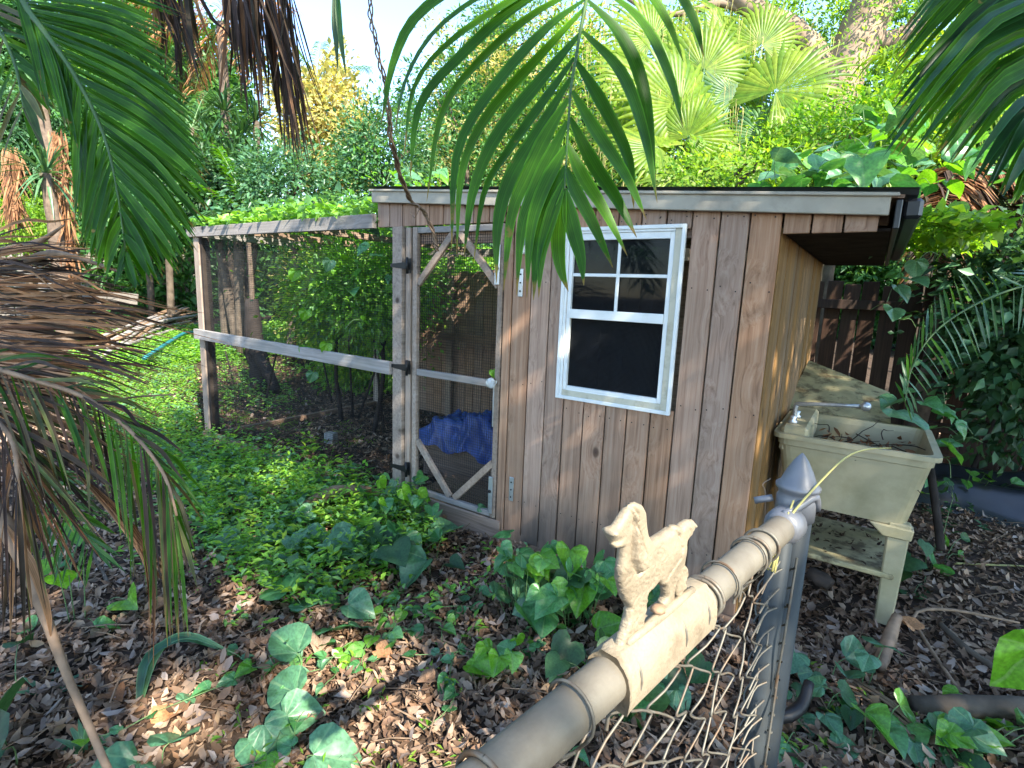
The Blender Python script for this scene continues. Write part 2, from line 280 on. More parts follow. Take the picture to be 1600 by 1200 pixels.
def quadboard(name, poly, y0, y1, mat, parent, bev=.003, **k):       # a board with a cut outline in the x,z plane
    c = np.mean(poly, 0); bm = bmesh.new()
    f = [bm.verts.new((p[0]-c[0], y0-(y0+y1)/2, p[1]-c[1])) for p in poly]; r = [bm.verts.new((p[0]-c[0], y1-(y0+y1)/2, p[1]-c[1])) for p in poly]
    n = len(poly); bm.faces.new(f); bm.faces.new(r[::-1])
    for i in range(n): bm.faces.new((f[i], r[i], r[(i+1) % n], f[(i+1) % n]))
    bmesh.ops.recalc_face_normals(bm, faces=bm.faces[:])
    if bev: bmesh.ops.bevel(bm, geom=bm.edges[:], offset=bev, segments=1, affect='EDGES')
    me = bpy.data.meshes.new(name); bm.to_mesh(me); bm.free()
    return link(name, me, mat, parent, (c[0], (y0+y1)/2, c[1]), **k)
def beam(name, p0, p1, w_, t_, nor, mat, parent=None, bev=.003, **k):   # w_ across, t_ along nor; its long axis is local x
    p0 = np.array(p0, float); p1 = np.array(p1, float); d = nrm(p1-p0); n = np.array(nor, float); n = nrm(n-d*(n@d)); s = np.cross(n, d)
    h = np.linalg.norm(p1-p0)/2; bm = bmesh.new(); bmesh.ops.create_cube(bm, size=2)
    for v in bm.verts: v.co = Vector((v.co.x*h, v.co.y*w_/2, v.co.z*t_/2))
    if bev: bmesh.ops.bevel(bm, geom=bm.edges[:], offset=min(bev, t_*.3), segments=1, affect='EDGES')
    me = bpy.data.meshes.new(name); bm.to_mesh(me); bm.free()
    o = link(name, me, mat, parent, (p0+p1)/2, **k)
    o.rotation_euler = Matrix(((d[0], s[0], n[0]), (d[1], s[1], n[1]), (d[2], s[2], n[2]))).to_euler(); return o
def smoothpath(pts, n):
    pts = np.array(pts, float)
    if len(pts) == 2: return pts[0]+(pts[1]-pts[0])*np.linspace(0, 1, n)[:, None]
    q = np.vstack([2*pts[0]-pts[1], pts, 2*pts[-1]-pts[-2]]); out = []; m_ = len(pts)-1
    for u in np.linspace(0, m_, n):
        i = min(int(u), m_-1); f = u-i; a, b_, c, d = q[i:i+4]
        out.append(.5*((2*b_)+(-a+c)*f+(2*a-5*b_+4*c-d)*f*f+(-a+3*b_-3*c+d)*f**3))
    return np.array(out)
def tubeVF(pts, r, n=6, wob=0):
    pts = np.array(pts, float); m_ = len(pts); r = np.broadcast_to(np.asarray(r, float), (m_,)) if np.ndim(r) == 0 else np.interp(np.linspace(0, 1, m_), np.linspace(0, 1, len(r)), r)
    T = nrm(np.gradient(pts, axis=0)); ref = np.array([0, 0, 1.]) if abs(T[0][2]) < .9 else np.array([1., 0, 0])
    V = []; x = nrm(np.cross(ref, T[0]))
    for i in range(m_):
        x = nrm(x-T[i]*(x@T[i])); y = np.cross(T[i], x); a = np.arange(n)*2*np.pi/n
        rr = r[i]*(1+wob*rng.normal(size=n)) if wob else r[i]
        V.append(pts[i]+(np.cos(a)*rr)[:, None]*x+(np.sin(a)*rr)[:, None]*y)
    V = np.vstack(V); i, j = np.meshgrid(np.arange(m_-1), np.arange(n), indexing='ij'); j2 = (j+1) % n
    F = np.stack([i*n+j, i*n+j2, (i+1)*n+j2, (i+1)*n+j], -1).reshape(-1, 4)
    return V, F
class MB:
    def __init__(s): s.V = []; s.F = []; s.n = 0
    def add(s, V, F): s.V.append(np.asarray(V, float)); s.F.append(np.asarray(F)+s.n); s.n += len(V)
    def tube(s, pts, r, n=5, wob=0): s.add(*tubeVF(pts, r, n, wob))
    def me(s, name, org=(0, 0, 0), smooth=True): return mesh(name, np.vstack(s.V)-np.asarray(org, float), np.vstack(s.F), smooth)
def tube(name, pts, r, mat, parent=None, n=8, seg=None, wob=0, cap=True, **k):
    pts = smoothpath(pts, seg or max(2, len(pts)*4)); V, F = tubeVF(pts, r, n, wob); o = V.mean(0)
    me = mesh(name, V-o, [tuple(map(int, f)) for f in F]+([tuple(range(n))[::-1], tuple(range(len(V)-n, len(V)))] if cap else []), True)
    return link(name, me, mat, parent, o, **k)
def lathe(name, prof, mat, parent, loc, n=20, **k):
    V = []; m_ = len(prof)
    for r, z in prof: V += [(r*math.cos(2*math.pi*i/n), r*math.sin(2*math.pi*i/n), z) for i in range(n)]
    F = [(i*n+j, i*n+(j+1) % n, (i+1)*n+(j+1) % n, (i+1)*n+j) for i in range(m_-1) for j in range(n)]+[tuple(range(n))[::-1], tuple(range((m_-1)*n, m_*n))]
    return link(name, mesh(name, V, F, True), mat, parent, loc, **k)

# leaf geometry in bulk: every leaf is two triangles folded on its midrib
def leaves(p, d, n, L_, W_):
    """p base points, d direction, n rough normal, L_ length, W_ width"""
    p = np.asarray(p, float); d = nrm(d); s = nrm(np.cross(d, n)); n2 = np.cross(s, d)
    L_ = np.broadcast_to(L_, (len(p),))[:, None]; W_ = np.broadcast_to(W_, (len(p),))[:, None]
    tip = p+d*L_-n2*L_*.12; mid = p+d*L_*.45; a = mid+s*W_*.5+n2*W_*.16; b_ = mid-s*W_*.5+n2*W_*.16
    V = np.stack([p, a, tip, b_], 1).reshape(-1, 3); i = np.arange(len(p))[:, None]*4
    F = np.concatenate([i+[0, 1, 2], i+[0, 2, 3]], 1).reshape(-1, 3)
    return V, F
def ovals(p, d, n, L_, W_, curl=.25):
    """rounder, curled dead leaves of six triangles"""
    p = np.asarray(p, float); d = nrm(d); s = nrm(np.cross(d, n)); n2 = np.cross(s, d); L_ = L_[:, None]; W_ = W_[:, None]; cu = (curl*rng.normal(size=(len(p), 1))+.12)*L_; fo = rng.uniform(-.1, .5, (len(p), 1))*W_
    f = lambda t_, w_: p+d*L_*t_+s*W_*w_+n2*(cu*(4*(t_-.5)**2)+fo*abs(w_)*1.6)
    V = np.stack([f(0, 0), f(.28, .42), f(.68, .44), f(1, 0), f(.68, -.44), f(.28, -.42), f(.48, 0)], 1).reshape(-1, 3); i = np.arange(len(p))[:, None]*7
    return V, np.concatenate([i+[6, a_, (a_+1) % 6] for a_ in range(6)], 1).reshape(-1, 3)
def rdir(n, zb=0., spread=1.):
    v = rng.normal(size=(n, 3))*[spread, spread, spread]; v[:, 2] += zb; return nrm(v)
def cloud(cen, rr, clumps, per, size, aspect=.5, csize=.25, zb=.1, shell=.55, lumpy=.35):
    """a crown: clumps of leaves through an uneven ellipsoid"""
    cen = np.asarray(cen, float); rr = np.asarray(rr, float)
    q = rdir(clumps); rad_ = shell+(1-shell)*rng.random(clumps)**.6
    k = rng.normal(size=(4, 3))*1.7; ph = rng.random(4)*6.3
    lump = 1+lumpy*np.sin(q@k.T*1.6+ph).mean(1)*1.6
    cc = cen+q*rr*(rad_*lump)[:, None]
    csz = csize*(.5+rng.random(clumps))
    cc = np.repeat(cc, per, 0); qq = np.repeat(q, per, 0); cs = np.repeat(csz, per)
    off = rng.normal(size=cc.shape)*cs[:, None]*.55
    p = cc+off; d = nrm(nrm(off)+qq*.5+rdir(len(p))*.7+[0, 0, -.25]); n = nrm(qq*.6+rdir(len(p))*.8+[0, 0, .8])
    L_ = size*(.6+.8*rng.random(len(p)))
    return leaves(p, d, n, L_, L_*aspect)

# ------------------------------------------------------------------ ground
nG = 150; u = np.linspace(-1, 1, nG); u = np.sign(u)*(abs(u)**3.2)*260+u*9
gx, gy = np.meshgrid(u-2, u+3, indexing='ij'); gv = np.stack([gx, gy, gz(gx, gy)], -1).reshape(-1, 3)
i, j = np.meshgrid(np.arange(nG-1), np.arange(nG-1), indexing='ij'); F = np.stack([i*nG+j, (i+1)*nG+j, (i+1)*nG+j+1, i*nG+j+1], -1).reshape(-1, 4)
link('ground', mesh('ground', gv, F, True), soil, kind='structure')

# ------------------------------------------------------------------ shed
SY = 2.5; XL, XD0, XD1, XR = -2.58, -2.433, -1.74, -.36
def rz_(x): return 2.03-.0727*(x+2.76)          # underside of the fascia boards' top line
shed = empty('shed', (-1.5, SY, 0), 'low cedar plank chicken coop shed with white window, screen door and slanting roof', 'shed')
seams = [-1.74, -1.68, -1.557, -1.437, -1.322, -1.201, -1.077, -.962, -.843, -.727, -.605, -.485, -.360]
WX0, WX1, WZ0, WZ1 = -1.365, -.745, .945, 1.825
def vboard(x0, x1, z0, zt, yo=0, mat=cedar):
    g = .0036; y0 = SY-.019+yo
    quadboard('wall_board', [(x0+g, z0), (x1-g, z0), (x1-g, zt(x1)), (x0+g, zt(x0))], y0, SY+yo, mat, shed)
for x0, x1 in zip(seams[:-1], seams[1:]):
    yo = rng.uniform(-.004, .003)
    if x0 > -1.33 and x1 < -.72:
        vboard(x0, x1, .05+rng.uniform(0, .01), lambda x: WZ0+.02, yo); vboard(x0, x1, WZ1-.02, rz_, yo)
    else: vboard(x0, x1, .04+rng.uniform(0, .015), rz_, yo)
xs = np.arange(-2.76, -1.73, .1135)
for x0, x1 in zip(xs[:-1], list(xs[1:-1])+[-1.742]): vboard(x0, x1, 1.872, rz_, rng.uniform(-.002, .002))
for x0, x1 in [(-.358, -.255), (-.255, -.145), (-.145, -.03)]: vboard(x0, x1, 1.772+.0*x0, rz_, rng.uniform(-.002, .002))
# nail heads
nb = MB()
for x0, x1 in zip(seams[1:-1], seams[2:]):
    for z in (.30, 1.0, 1.55, 1.84):
        if z in (1.0, 1.55) and x0 > -1.4 and x1 < -.70: z = .88 if z == 1.0 else 1.86
        for xx in (x0+.025, x1-.025):
            c = np.array([xx+rng.normal()*.004, SY-.0225, z+rng.normal()*.012]); a = np.arange(6)*np.pi/3
            nb.add(np.stack([c[0]+.0035*np.cos(a), np.full(6, c[1]), c[2]+.0035*np.sin(a)], -1), np.array([[0, 1, 2, 3], [0, 3, 4, 5]]))
link('nail_heads', nb.me('nail_heads', (-1.5, SY, 0)), black, shed, (-1.5, SY, 0), kind='stuff')
# side wall facing right, back wall, floor sill
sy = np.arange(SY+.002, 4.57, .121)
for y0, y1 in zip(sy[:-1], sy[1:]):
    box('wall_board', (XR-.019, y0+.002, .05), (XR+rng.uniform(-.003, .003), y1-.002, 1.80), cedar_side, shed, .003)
bx_ = np.arange(-4.42, -.38, .1175)
for x0, x1 in zip(bx_[:-1], bx_[1:]):
    if x1 < -2.9: box('wall_board', (x0+.002, 4.61, .05), (x1-.002, 4.63, 1.66+rng.uniform(0, .05)), brown, shed, .003)
    else: box('wall_board', (x0+.002, 4.53, .05), (x1-.002, 4.55, 1.80), brown, shed, .003)
beam('corner_stud', (XR-.06, SY+.045, .03), (XR-.06, SY+.045, 1.78), .07, .06, (0, 1, 0), brown, shed)
beam('top_plate', (-2.6, SY+.03, 1.80), (XR-.02, SY+.03, 1.80), .07, .04, (0, 1, 0), brown, shed)
beam('side_plate', (XR-.06, SY+.1, 1.76), (XR-.06, 4.5, 1.76), .08, .04, (1, 0, 0), brown, shed)
beam('sill', (-2.60, SY+.005, .035), (XR-.005, SY+.005, .035), .10, .04, (0, 1, 0), brown, shed)
box('sill_board', (-2.62, SY-.03, .0), (-1.70, SY-.018, .135), brown, shed)
box('floor', (-2.55, SY+.05, .05), (XR-.03, 4.5, .075), brown, shed, 0)
# roof
def rtop(x): return 2.103-.0727*(x+2.764)
for k in range(6):
    y = 2.60+k*.39; beam('rafter', (-2.72, y, rtop(-2.72)-.055), (.0, y, rtop(0)-.055), .038, .085, (0, 0, 1), brown, shed)
beam('roof_deck', (-2.77, 3.58, rtop(-2.77)-.009), (.035, 3.58, rtop(.035)-.009), 2.26, .012, (0, 0, 1), brown, shed, 0)
rb = MB(); n_ = 61; xx = np.linspace(-2.80, .075, 2); yy = np.linspace(2.425, 4.74, n_*2)
hh = np.where(np.arange(n_*2) % 8 < 2, .014, 0.)
for s_, o_ in ((1, .004), (-1, .0)):
    V = np.array([[x, y, rtop(x)+h*1+o_] for x in xx for y, h in zip(yy, hh)]); m_ = len(yy)
    Fq = np.array([[a, a+1, m_+a+1, m_+a] for a in range(m_-1)]); rb.add(V, Fq if s_ > 0 else Fq[:, ::-1])
link('roof_sheet', rb.me('roof_sheet', smooth=False), roofm, shed, (0, 0, 0))
def pitchboard(name, x0, x1, t0, t1, y0, y1, mat): quadboard(name, [(x0, rtop(x0)-t1), (x1, rtop(x1)-t1), (x1, rtop(x1)-t0), (x0, rtop(x0)-t0)], y0, y1, mat, shed)
pitchboard('fascia', -2.77, -.005, .004, .078, 2.440, 2.459, fasc)
pitchboard('drip_edge', -2.785, .02, -.002, .012, 2.428, 2.438, fasc)
box('eave_board', (.012, 2.445, rtop(0)-.125), (.032, 4.70, rtop(0)-.022), blackp, shed)
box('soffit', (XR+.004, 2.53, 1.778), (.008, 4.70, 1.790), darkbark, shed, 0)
box('gutter', (.036, 2.47, rtop(.05)-.085), (.095, 4.72, rtop(.05)-.012), blackp, shed, .012)
# window
yw = SY-.024
win = link('window', mesh('window', [(WX0, yw+.004, WZ0), (WX1, yw+.004, WZ0), (WX1, yw+.004, WZ1), (WX0, yw+.004, WZ1), (WX0+.05, yw+.004, WZ0+.05), (WX1-.05, yw+.004, WZ0+.05), (WX1-.05, yw+.004, WZ1-.05), (WX0+.05, yw+.004, WZ1-.05)],
     [(0, 1, 5, 4), (1, 2, 6, 5), (2, 3, 7, 6), (3, 0, 4, 7)]), white, shed, (0, 0, 0))
def wbar(name, x0, x1, z0, z1, y0, y1, mat=white): return box(name, (x0, y0, z0), (x1, y1, z1), mat, win, .002)
f_ = .018
wbar('frame', WX0, WX0+f_, WZ0, WZ1, yw-.012, yw+.003); wbar('frame', WX1-f_, WX1, WZ0, WZ1, yw-.012, yw+.003)
wbar('frame', WX0+f_, WX1-f_, WZ0, WZ0+f_, yw-.012, yw+.003); wbar('frame', WX0+f_, WX1-f_, WZ1-f_, WZ1, yw-.012, yw+.003)
g_ = .030
a0, a1, b0, b1 = WX0+f_, WX1-f_, WZ0+f_, WZ1-f_
wbar('inner_trim', a0, a0+g_*.5, b0, b1, yw-.006, yw+.004); wbar('inner_trim', a1-g_*1.05, a1, b0, b1, yw-.004, yw+.004, almond)
wbar('inner_trim', a0+g_*.5, a1-g_*1.05, b0, b0+g_, yw-.004, yw+.004, almond); wbar('inner_trim', a0+g_*.5, a1-g_*1.05, b1-g_*.4, b1, yw-.006, yw+.004)
c0, c1, d0, d1 = a0+g_*.5, a1-g_*1.05, b0+g_, b1-g_*.4; zm = 1.395
for nm, z0, z1, y0 in (('sash', d0, d0+.022, yw+.004), ('sash', d1-.032, d1, yw), ('meeting_rail', zm-.022, zm+.024, yw-.008)): wbar(nm, c0+.022, c1-.022, z0, z1, y0, y0+.024)
wbar('sash', c0, c0+.022, d0, d1, yw+.001, yw+.022); wbar('sash', c1-.022, c1, d0, d1, yw+.001, yw+.022)
wbar('muntin', (c0+c1)/2-.008, (c0+c1)/2+.008, zm+.024, d1-.032, yw+.006, yw+.016)
for e0, e1 in ((c0+.022, (c0+c1)/2-.008), ((c0+c1)/2+.008, c1-.022)): wbar('muntin', e0, e1, (zm+d1)/2-.010, (zm+d1)/2+.006, yw+.006, yw+.016)
wbar('pane', c0+.022, c1-.022, zm+.01, d1-.02, yw+.018, yw+.021, glass); wbar('pane', c0+.022, c1-.022, d0+.02, zm, yw+.026, yw+.029, glass)
sc_ = MB()
for x in np.arange(c0+.03, c1-.02, .006): sc_.tube([(x, yw+.024, d0+.02), (x, yw+.024, zm-.02)], .0006, 3)
for z in np.arange(d0+.025, zm-.02, .006): sc_.tube([(c0+.022, yw+.0245, z), (c1-.022, yw+.0245, z)], .0006, 3)
link('insect_screen', sc_.me('insect_screen'), wire, win, (0, 0, 0), kind='stuff')
# door posts and door
beam('post', (-2.545, SY-.028, .0), (-2.545, SY-.028, 1.868), .085, .05, (0, 1, 0), lumZ, shed)
door = link('door', mesh('door', [(XD0+.01, SY+.012, .15), (XD0+.03, SY+.012, .15), (XD0+.03, SY+.012, 1.84), (XD0+.01, SY+.012, 1.84)], [(0, 1, 2, 3)]), lumZ, shed, (0, 0, 0))
dy0, dy1 = SY-.024, SY+.008
def dbeam(nm, x0, z0, x1, z1, w_=.038, yo=0, m_=lumZ): return beam(nm, (x0, (dy0+dy1)/2+yo, z0), (x1, (dy0+dy1)/2+yo, z1), w_, dy1-dy0-.004-abs(yo), (0, 1, 0), m_, door)
box('stile', (-2.492, SY-.03, .06), (-2.450, SY+.01, 1.862), lumZ, shed)
dbeam('stile', XD0+.012, .14, XD0+.012, 1.865, .038); dbeam('stile', XD1-.022, .14, XD1-.022, 1.865, .034)
dbeam('rail', XD0+.033, 1.845, XD1-.041, 1.845, .036, 0, lumX); dbeam('rail', XD0+.033, .16, XD1-.041, .16, .036, 0, lumX); dbeam('rail', XD0+.033, .96, XD1-.041, .96, .042, 0, lumX)
xm = (XD0+XD1)/2-.01
dbeam('brace', XD0+.03, 1.52, xm-.02, 1.83, .042, .004); dbeam('brace', XD1-.04, 1.52, xm+.02, 1.83, .042, .004)
dbeam('brace', XD0+.03, .50, xm-.015, .18, .042, .004); dbeam('brace', XD1-.04, .48, xm+.02, .18, .042, .004)
def wiremesh(name, o, ux, uz, lx, lz, sx, sz, r, parent, **k):
    o = np.array(o, float); ux = np.array(ux, float); uz = np.array(uz, float); n = np.cross(ux, uz); mb = MB(); nx = 14
    ph = rng.random(4)*6
    def pt(a, c): 
        a = np.asarray(a, float); c = np.asarray(c, float)
        w_ = .006*np.sin(a*2.7+ph[0])*np.sin(c*3.1+ph[1])+.0025*np.sin(a*11+ph[2])*np.sin(c*9+ph[3])
        return o+np.multiply.outer(a+w_*.5, ux)+np.multiply.outer(c, uz)+np.multiply.outer(w_, n)
    for c in np.arange(sz/2, lz, sz): a = np.linspace(0, lx, nx); mb.tube(pt(a, np.full(nx, c)), r, 3)
    for a in np.arange(sx/2, lx, sx): c = np.linspace(0, lz, nx); mb.tube(pt(np.full(nx, a), c), r, 3)
    return link(name, mb.me(name), wire, parent, (0, 0, 0), kind='stuff', **k)
wiremesh('wire_mesh', (XD0+.03, SY+.011, .17), (1, 0, 0), (0, 0, 1), XD1-XD0-.07, 1.66, .0165, .0165, .0014, door)
def hinge(z, long=True):
    h = box('hinge', (-2.462, SY-.036, z-.045), (-2.440, SY-.0305, z+.045), black, shed, .001)
    if long:
        w_ = -2.62
        me = mesh('hinge_strap', [(-2.463, SY-.058, z-.022), (-2.463, SY-.058, z+.022), (w_+.02, SY-.058, z+.010), (w_+.02, SY-.058, z-.010),
             (-2.463, SY-.0545, z-.022), (-2.463, SY-.0545, z+.022), (w_+.02, SY-.0545, z+.010), (w_+.02, SY-.0545, z-.010)], [(0, 3, 2, 1), (4, 5, 6, 7), (0, 1, 5, 4), (1, 2, 6, 5), (2, 3, 7, 6), (3, 0, 4, 7)])
        link('hinge_strap', me, black, h, (0, 0, 0))
    k = tube('hinge_pin', [(-2.452, SY-.056, z-.05), (-2.452, SY-.056, z+.05)], .008, black, h, 8, 2)
for z in (1.63, .985, .30): hinge(z)
kn = lathe('knob', [(.012, 0), (.010, .02), (.026, .030), (.032, .042), (.028, .055), (.012, .062)], knobm, door, (XD1-.030, SY-.024, .975)); kn.rotation_euler = (rad(90), 0, 0)
box('latch_plate', (XD1-.056, SY-.033, 1.53), (XD1-.022, SY-.026, 1.75), zinc, door, .002); box('latch_plate', (XD1-.050, SY-.033, .17), (XD1-.020, SY-.026, .40), zinc, door, .002)
for z in (1.62, .31): lathe('bolt_head', [(.011, 0), (.011, .004), (.006, .008)], black, door, (XD1-.038, SY-.034, z), 10).rotation_euler = (rad(90), 0, 0)
box('strike_plate', (-1.645, SY-.026, .285), (-1.615, SY-.0205, .43), zinc, shed, .002); box('strike_plate', (-1.638, SY-.026, 1.47), (-1.608, SY-.0205, 1.62), zinc, shed, .002)
for z in (.31, .355, .40, 1.50, 1.545, 1.59): lathe('screw', [(.005, 0), (.005, .002)], black, shed, ((-1.63 if z < 1 else -1.623), SY-.027, z), 8).rotation_euler = (rad(90), 0, 0)
box('handle_plate', (XD1-.062, SY-.002, .70), (XD1-.042, SY+.004, .94), zinc, door, .002)
# wall lamp beside the door
lamp = empty('wall_lamp', (-1.60, SY-.03, 1.75), 'small grey weatherproof sensor lamp on the planks between door and window', 'lamp')
greyp = plain('grey_plastic', (.28, .31, .33), .5, var=.05, bump=0)
lathe('lamp_body', [(.026, -.05), (.032, -.045), (.032, .03), (.022, .045), (.01, .05)], greyp, lamp, (-1.60, SY-.06, 1.79))
lathe('lamp_lens', [(.020, -.09), (.025, -.088), (.022, -.076), (.025, -.07), (.022, -.058), (.025, -.052), (.024, -.044)][::1], white, lamp, (-1.60, SY-.06, 1.785))
box('bracket', (-1.612, SY-.058, 1.77), (-1.588, SY-.0225, 1.80), greyp, lamp)
lamp2 = empty('spot_lamp', (-1.44, SY-.03, 1.80), 'black round lamp high on the planks left of the window top', 'lamp')
o = lathe('lamp_shade', [(.02, 0), (.03, .01), (.045, .05), (.048, .09), (.044, .09), (.03, .03)], black, lamp2, (-1.46, SY-.045, 1.83)); o.rotation_euler = (rad(120), 0, 0)
box('bracket', (-1.475, SY-.050, 1.815), (-1.445, SY-.0225, 1.845), black, lamp2)

# ------------------------------------------------------------------ wire run
run = empty('chicken_run', (-3.9, SY, 0), 'grey timber framed wire mesh chicken run left of the plank shed', 'chicken run')
RX0, RX1 = -5.13, -2.76
box('post', (RX0, SY-.04, 0), (RX0+.085, SY-.002, 1.86), lumZ, run); box('post', (RX0+.088, SY-.03, 0), (RX0+.125, SY+.04, 1.86), darkbark, run)
quadboard('top_rail', [(RX0-.08, 1.862), (RX1-.002, 1.864), (RX1-.002, 1.955), (RX0-.08, 1.945)], SY-.06, SY-.022, lumX, run)
o = quadboard('middle_rail', [(RX0-.02, .955), (-2.59, .925), (-2.59, 1.01), (RX0-.02, 1.045)], SY-.078, SY-.043, lumX, run)
quadboard('base_rail', [(RX0-.03, .0), (-2.62, -.02), (-2.62, .07), (RX0-.03, .075)], SY-.05, SY-.005, brown, run)
wiremesh('wire_mesh', (RX0+.08, SY+.0, .07), (1, 0, 0), (0, 0, 1), RX1-RX0+.12, 1.80, .0160, .0160, .00105, run)
wiremesh('side_mesh', (RX0+.06, SY+.02, .07), (0, 1, 0), (0, 0, 1), 1.98, 1.80, .022, .022, .0007, run)
0 and wiremesh('back_mesh', (RX0+.08, 4.54, .07), (1, 0, 0), (0, 0, 1), 2.5, 1.80, .0185, .0185, .0010, run)
for x in (RX0+.04, -3.9, -2.62): beam('back_post', (x, 4.55, 0), (x, 4.55, 1.86), .08, .04, (0, 1, 0), lumZ, run)
beam('back_rail', (RX0, 4.59, 1.88), (-2.6, 4.59, 1.88), .08, .038, (0, 1, 0), lumX, run); beam('back_rail', (RX0, 4.50, .98), (-2.6, 4.50, .98), .08, .03, (0, 1, 0), brown, run)
beam('side_rail', (RX0+.04, SY+.0, 1.90), (RX0+.04, 4.55, 1.90), .08, .038, (1, 0, 0), lumX, run)
beam('side_base', (RX0+.04, SY, .03), (RX0+.04, 4.55, .03), .06, .05, (1, 0, 0), brown, run)
for x in (-4.3, -3.5): beam('roof_joist', (x, SY, 1.885), (x, 4.55, 1.885), .038, .05, (0, 0, 1), brown, run)
# inside: dark stump tree, poles, block, blue tarp on a nest box
st = empty('dead_tree', (-5.0, 4.25, 0), 'dark dead trunk with a broken limb inside the wire run', 'tree')
a = at(398, 548, 1, 4.1); b_ = at(402, 672, 1, 4.0)
tube('trunk', [(b_[0], 4.1, 0), (a[0]-.0, 4.1, a[2]+.0), (a[0]-.05, 4.12, 1.25)], [.15, .11, .12, .09], darkbark, st, 10, 10, .08)
c_ = at(432, 612, 1, 3.95); tube('limb', [(a[0]+.05, 4.08, a[2]), (a[0]+.28, 4.0, a[2]-.02), (c_[0]+.02, 3.95, c_[2])], [.09, .10, .06], darkbark, st, 8, 8, .08)
po = empty('bamboo_poles', (-4.9, 3.6, 0), 'thin dark poles leaning inside the wire run', 'poles')
for x0, x1, y_ in ((355, 372, 3.9), (430, 415, 3.5), (600, 560, 3.9), (585, 600, 3.7), (545, 552, 3.9), (500, 520, 4.2)):
    p0 = at(x0, 560 if x0 < 440 else 540, 1, y_); p1 = at(x1, 690, 1, y_); p1[2] = 0.02
    tube('pole', [p1, p1+(p0-p1)*1.25], [.014, .010], darkbark, po, 6, 4)
sp = np.array([-3.85, 3.1, 0.]); p = G(516, 697); box('concrete_block', (p[0]-.05, p[1]-.03, 0), (p[0]+.05, p[1]+.05, .13), brick_m, None, .006, .3, label='small grey block standing on the bare floor of the wire run', cat='block')
box('nest_box', (-2.90, 3.08, .0), (-2.0, 3.6, .30), brown, None, .006, label='low brown wooden nest box behind the screen door', cat='box')
from mathutils import noise as mn
nx_, ny_ = 80, 60; V = []
for iu in range(nx_):
    for iv in range(ny_):
        u_, v_ = iu/(nx_-1), iv/(ny_-1); x = -2.95+u_*.86; y = 3.02+v_*.52
        e_ = min(1, min(u_, 1-u_)*5)*min(1, (1-v_)*4); hz = .36+e_*(.10+.13*mn.noise((x*3.2, y*3.0, 1.))+.09*abs(mn.noise((x*8, y*8, 4.)))+.05*abs(mn.noise((x*19, y*19, 9.))))
        if v_ < .14: k_ = 1-v_/.14; hz = hz*(1-k_)+(.27+.07*mn.noise((x*6, 3., 2.)))*k_; y = 3.02+.06*(1-k_)+.03*mn.noise((x*14, hz*9, 0.))
        V.append((x+.03*mn.noise((x*11, y*11, 7.)), y, hz))
i, j = np.meshgrid(np.arange(nx_-1), np.arange(ny_-1), indexing='ij'); F = np.stack([i*ny_+j, (i+1)*ny_+j, (i+1)*ny_+j+1, i*ny_+j+1], -1).reshape(-1, 4)
link('tarp', mesh('tarp', V, F, True), blue, label='crumpled blue tarpaulin heaped on the nest box behind the screen door', cat='tarp')

# ------------------------------------------------------------------ utility sink
sk = empty('utility_sink', (0, 3.2, 0), 'stained cream plastic laundry tub on legs against the side wall of the shed', 'sink')
TX0, TX1, TY0, TY1, TZ = -.345, .325, 2.86, 3.55, .86
def ringpts(x0, x1, y0, y1, z, r=.05, n=4, zf=None):
    out = []
    for cx, cy, a0_ in ((x1-r, y1-r, 0), (x0+r, y1-r, 90), (x0+r, y0+r, 180), (x1-r, y0+r, 270)):
        for k in range(n+1):
            a = rad(a0_+90*k/n); x = cx+r*math.cos(a); y = cy+r*math.sin(a); out.append((x, y, z if zf is None else zf(x, y)))
    return out
tp = .045; zb = .50
rings = [ringpts(TX0+.035+tp, TX1-.035-tp, TY0+.03+tp, TY1-.03-tp, zb), ringpts(TX0+.03, TX1-.03, TY0+.025, TY1-.025, TZ-.06), ringpts(TX0+.022, TX1-.022, TY0+.017, TY1-.017, TZ-.055), ringpts(TX0+.02, TX1-.02, TY0+.015, TY1-.015, TZ-.025),
   ringpts(TX0, TX1, TY0, TY1, TZ-.022), ringpts(TX0, TX1, TY0, TY1, TZ), ringpts(TX0+.03, TX1-.03, TY0+.03, TY1-.03, TZ), ringpts(TX0+.05, TX1-.035, TY0+.04, TY1-.04, TZ-.03), ringpts(TX0+.08, TX1-.08, TY0+.08, TY1-.08, zb+.02)]
def xyz_ring(rs):
    V = [p for r in rs for p in r]; n = len(rs[0]); F = [(i*n+j, i*n+(j+1) % n, (i+1)*n+(j+1) % n, (i+1)*n+j) for i in range(len(rs)-1) for j in range(n)]
    return V, F+[tuple(range(n))[::-1], tuple(range((len(rs)-1)*n, len(rs)*n))]
V, F = xyz_ring(rings); tub = link('basin', mesh('basin', V, F, False), tubm, sk, (0, 0, 0))
box('faucet_deck', (TX0+.03, TY0+.04, TZ-.10), (TX0+.15, TY1-.04, TZ+.035), tubm, sk, .015)
for cx, cy in ((TX1-.105, TY0+.10), (TX1-.105, TY1-.10), (TX0+.105, TY0+.10), (TX0+.105, TY1-.10)):
    qx = np.sign(cx+.01)
    lg = quadboard('leg', [(cx-.035, 0), (cx+.033, 0), (cx+.044, zb+.012), (cx-.044, zb+.012)], cy-.030, cy+.030, tubm, sk, .006)
    g2 = [(cx-.06, zb-.06), (cx+.05, zb-.06), (cx+.055, zb-.005), (cx-.12, zb-.003)] if qx > 0 else [(cx-.05, zb-.06), (cx+.06, zb-.06), (cx+.12, zb-.003), (cx-.055, zb-.005)]
    quadboard('leg_socket', g2, cy-.04, cy+.04, tubm, sk, .006)
box('shelf', (TX0+.04, TY0+.06, .235), (TX1-.095, TY1-.06, .262), tubd, sk, .006)
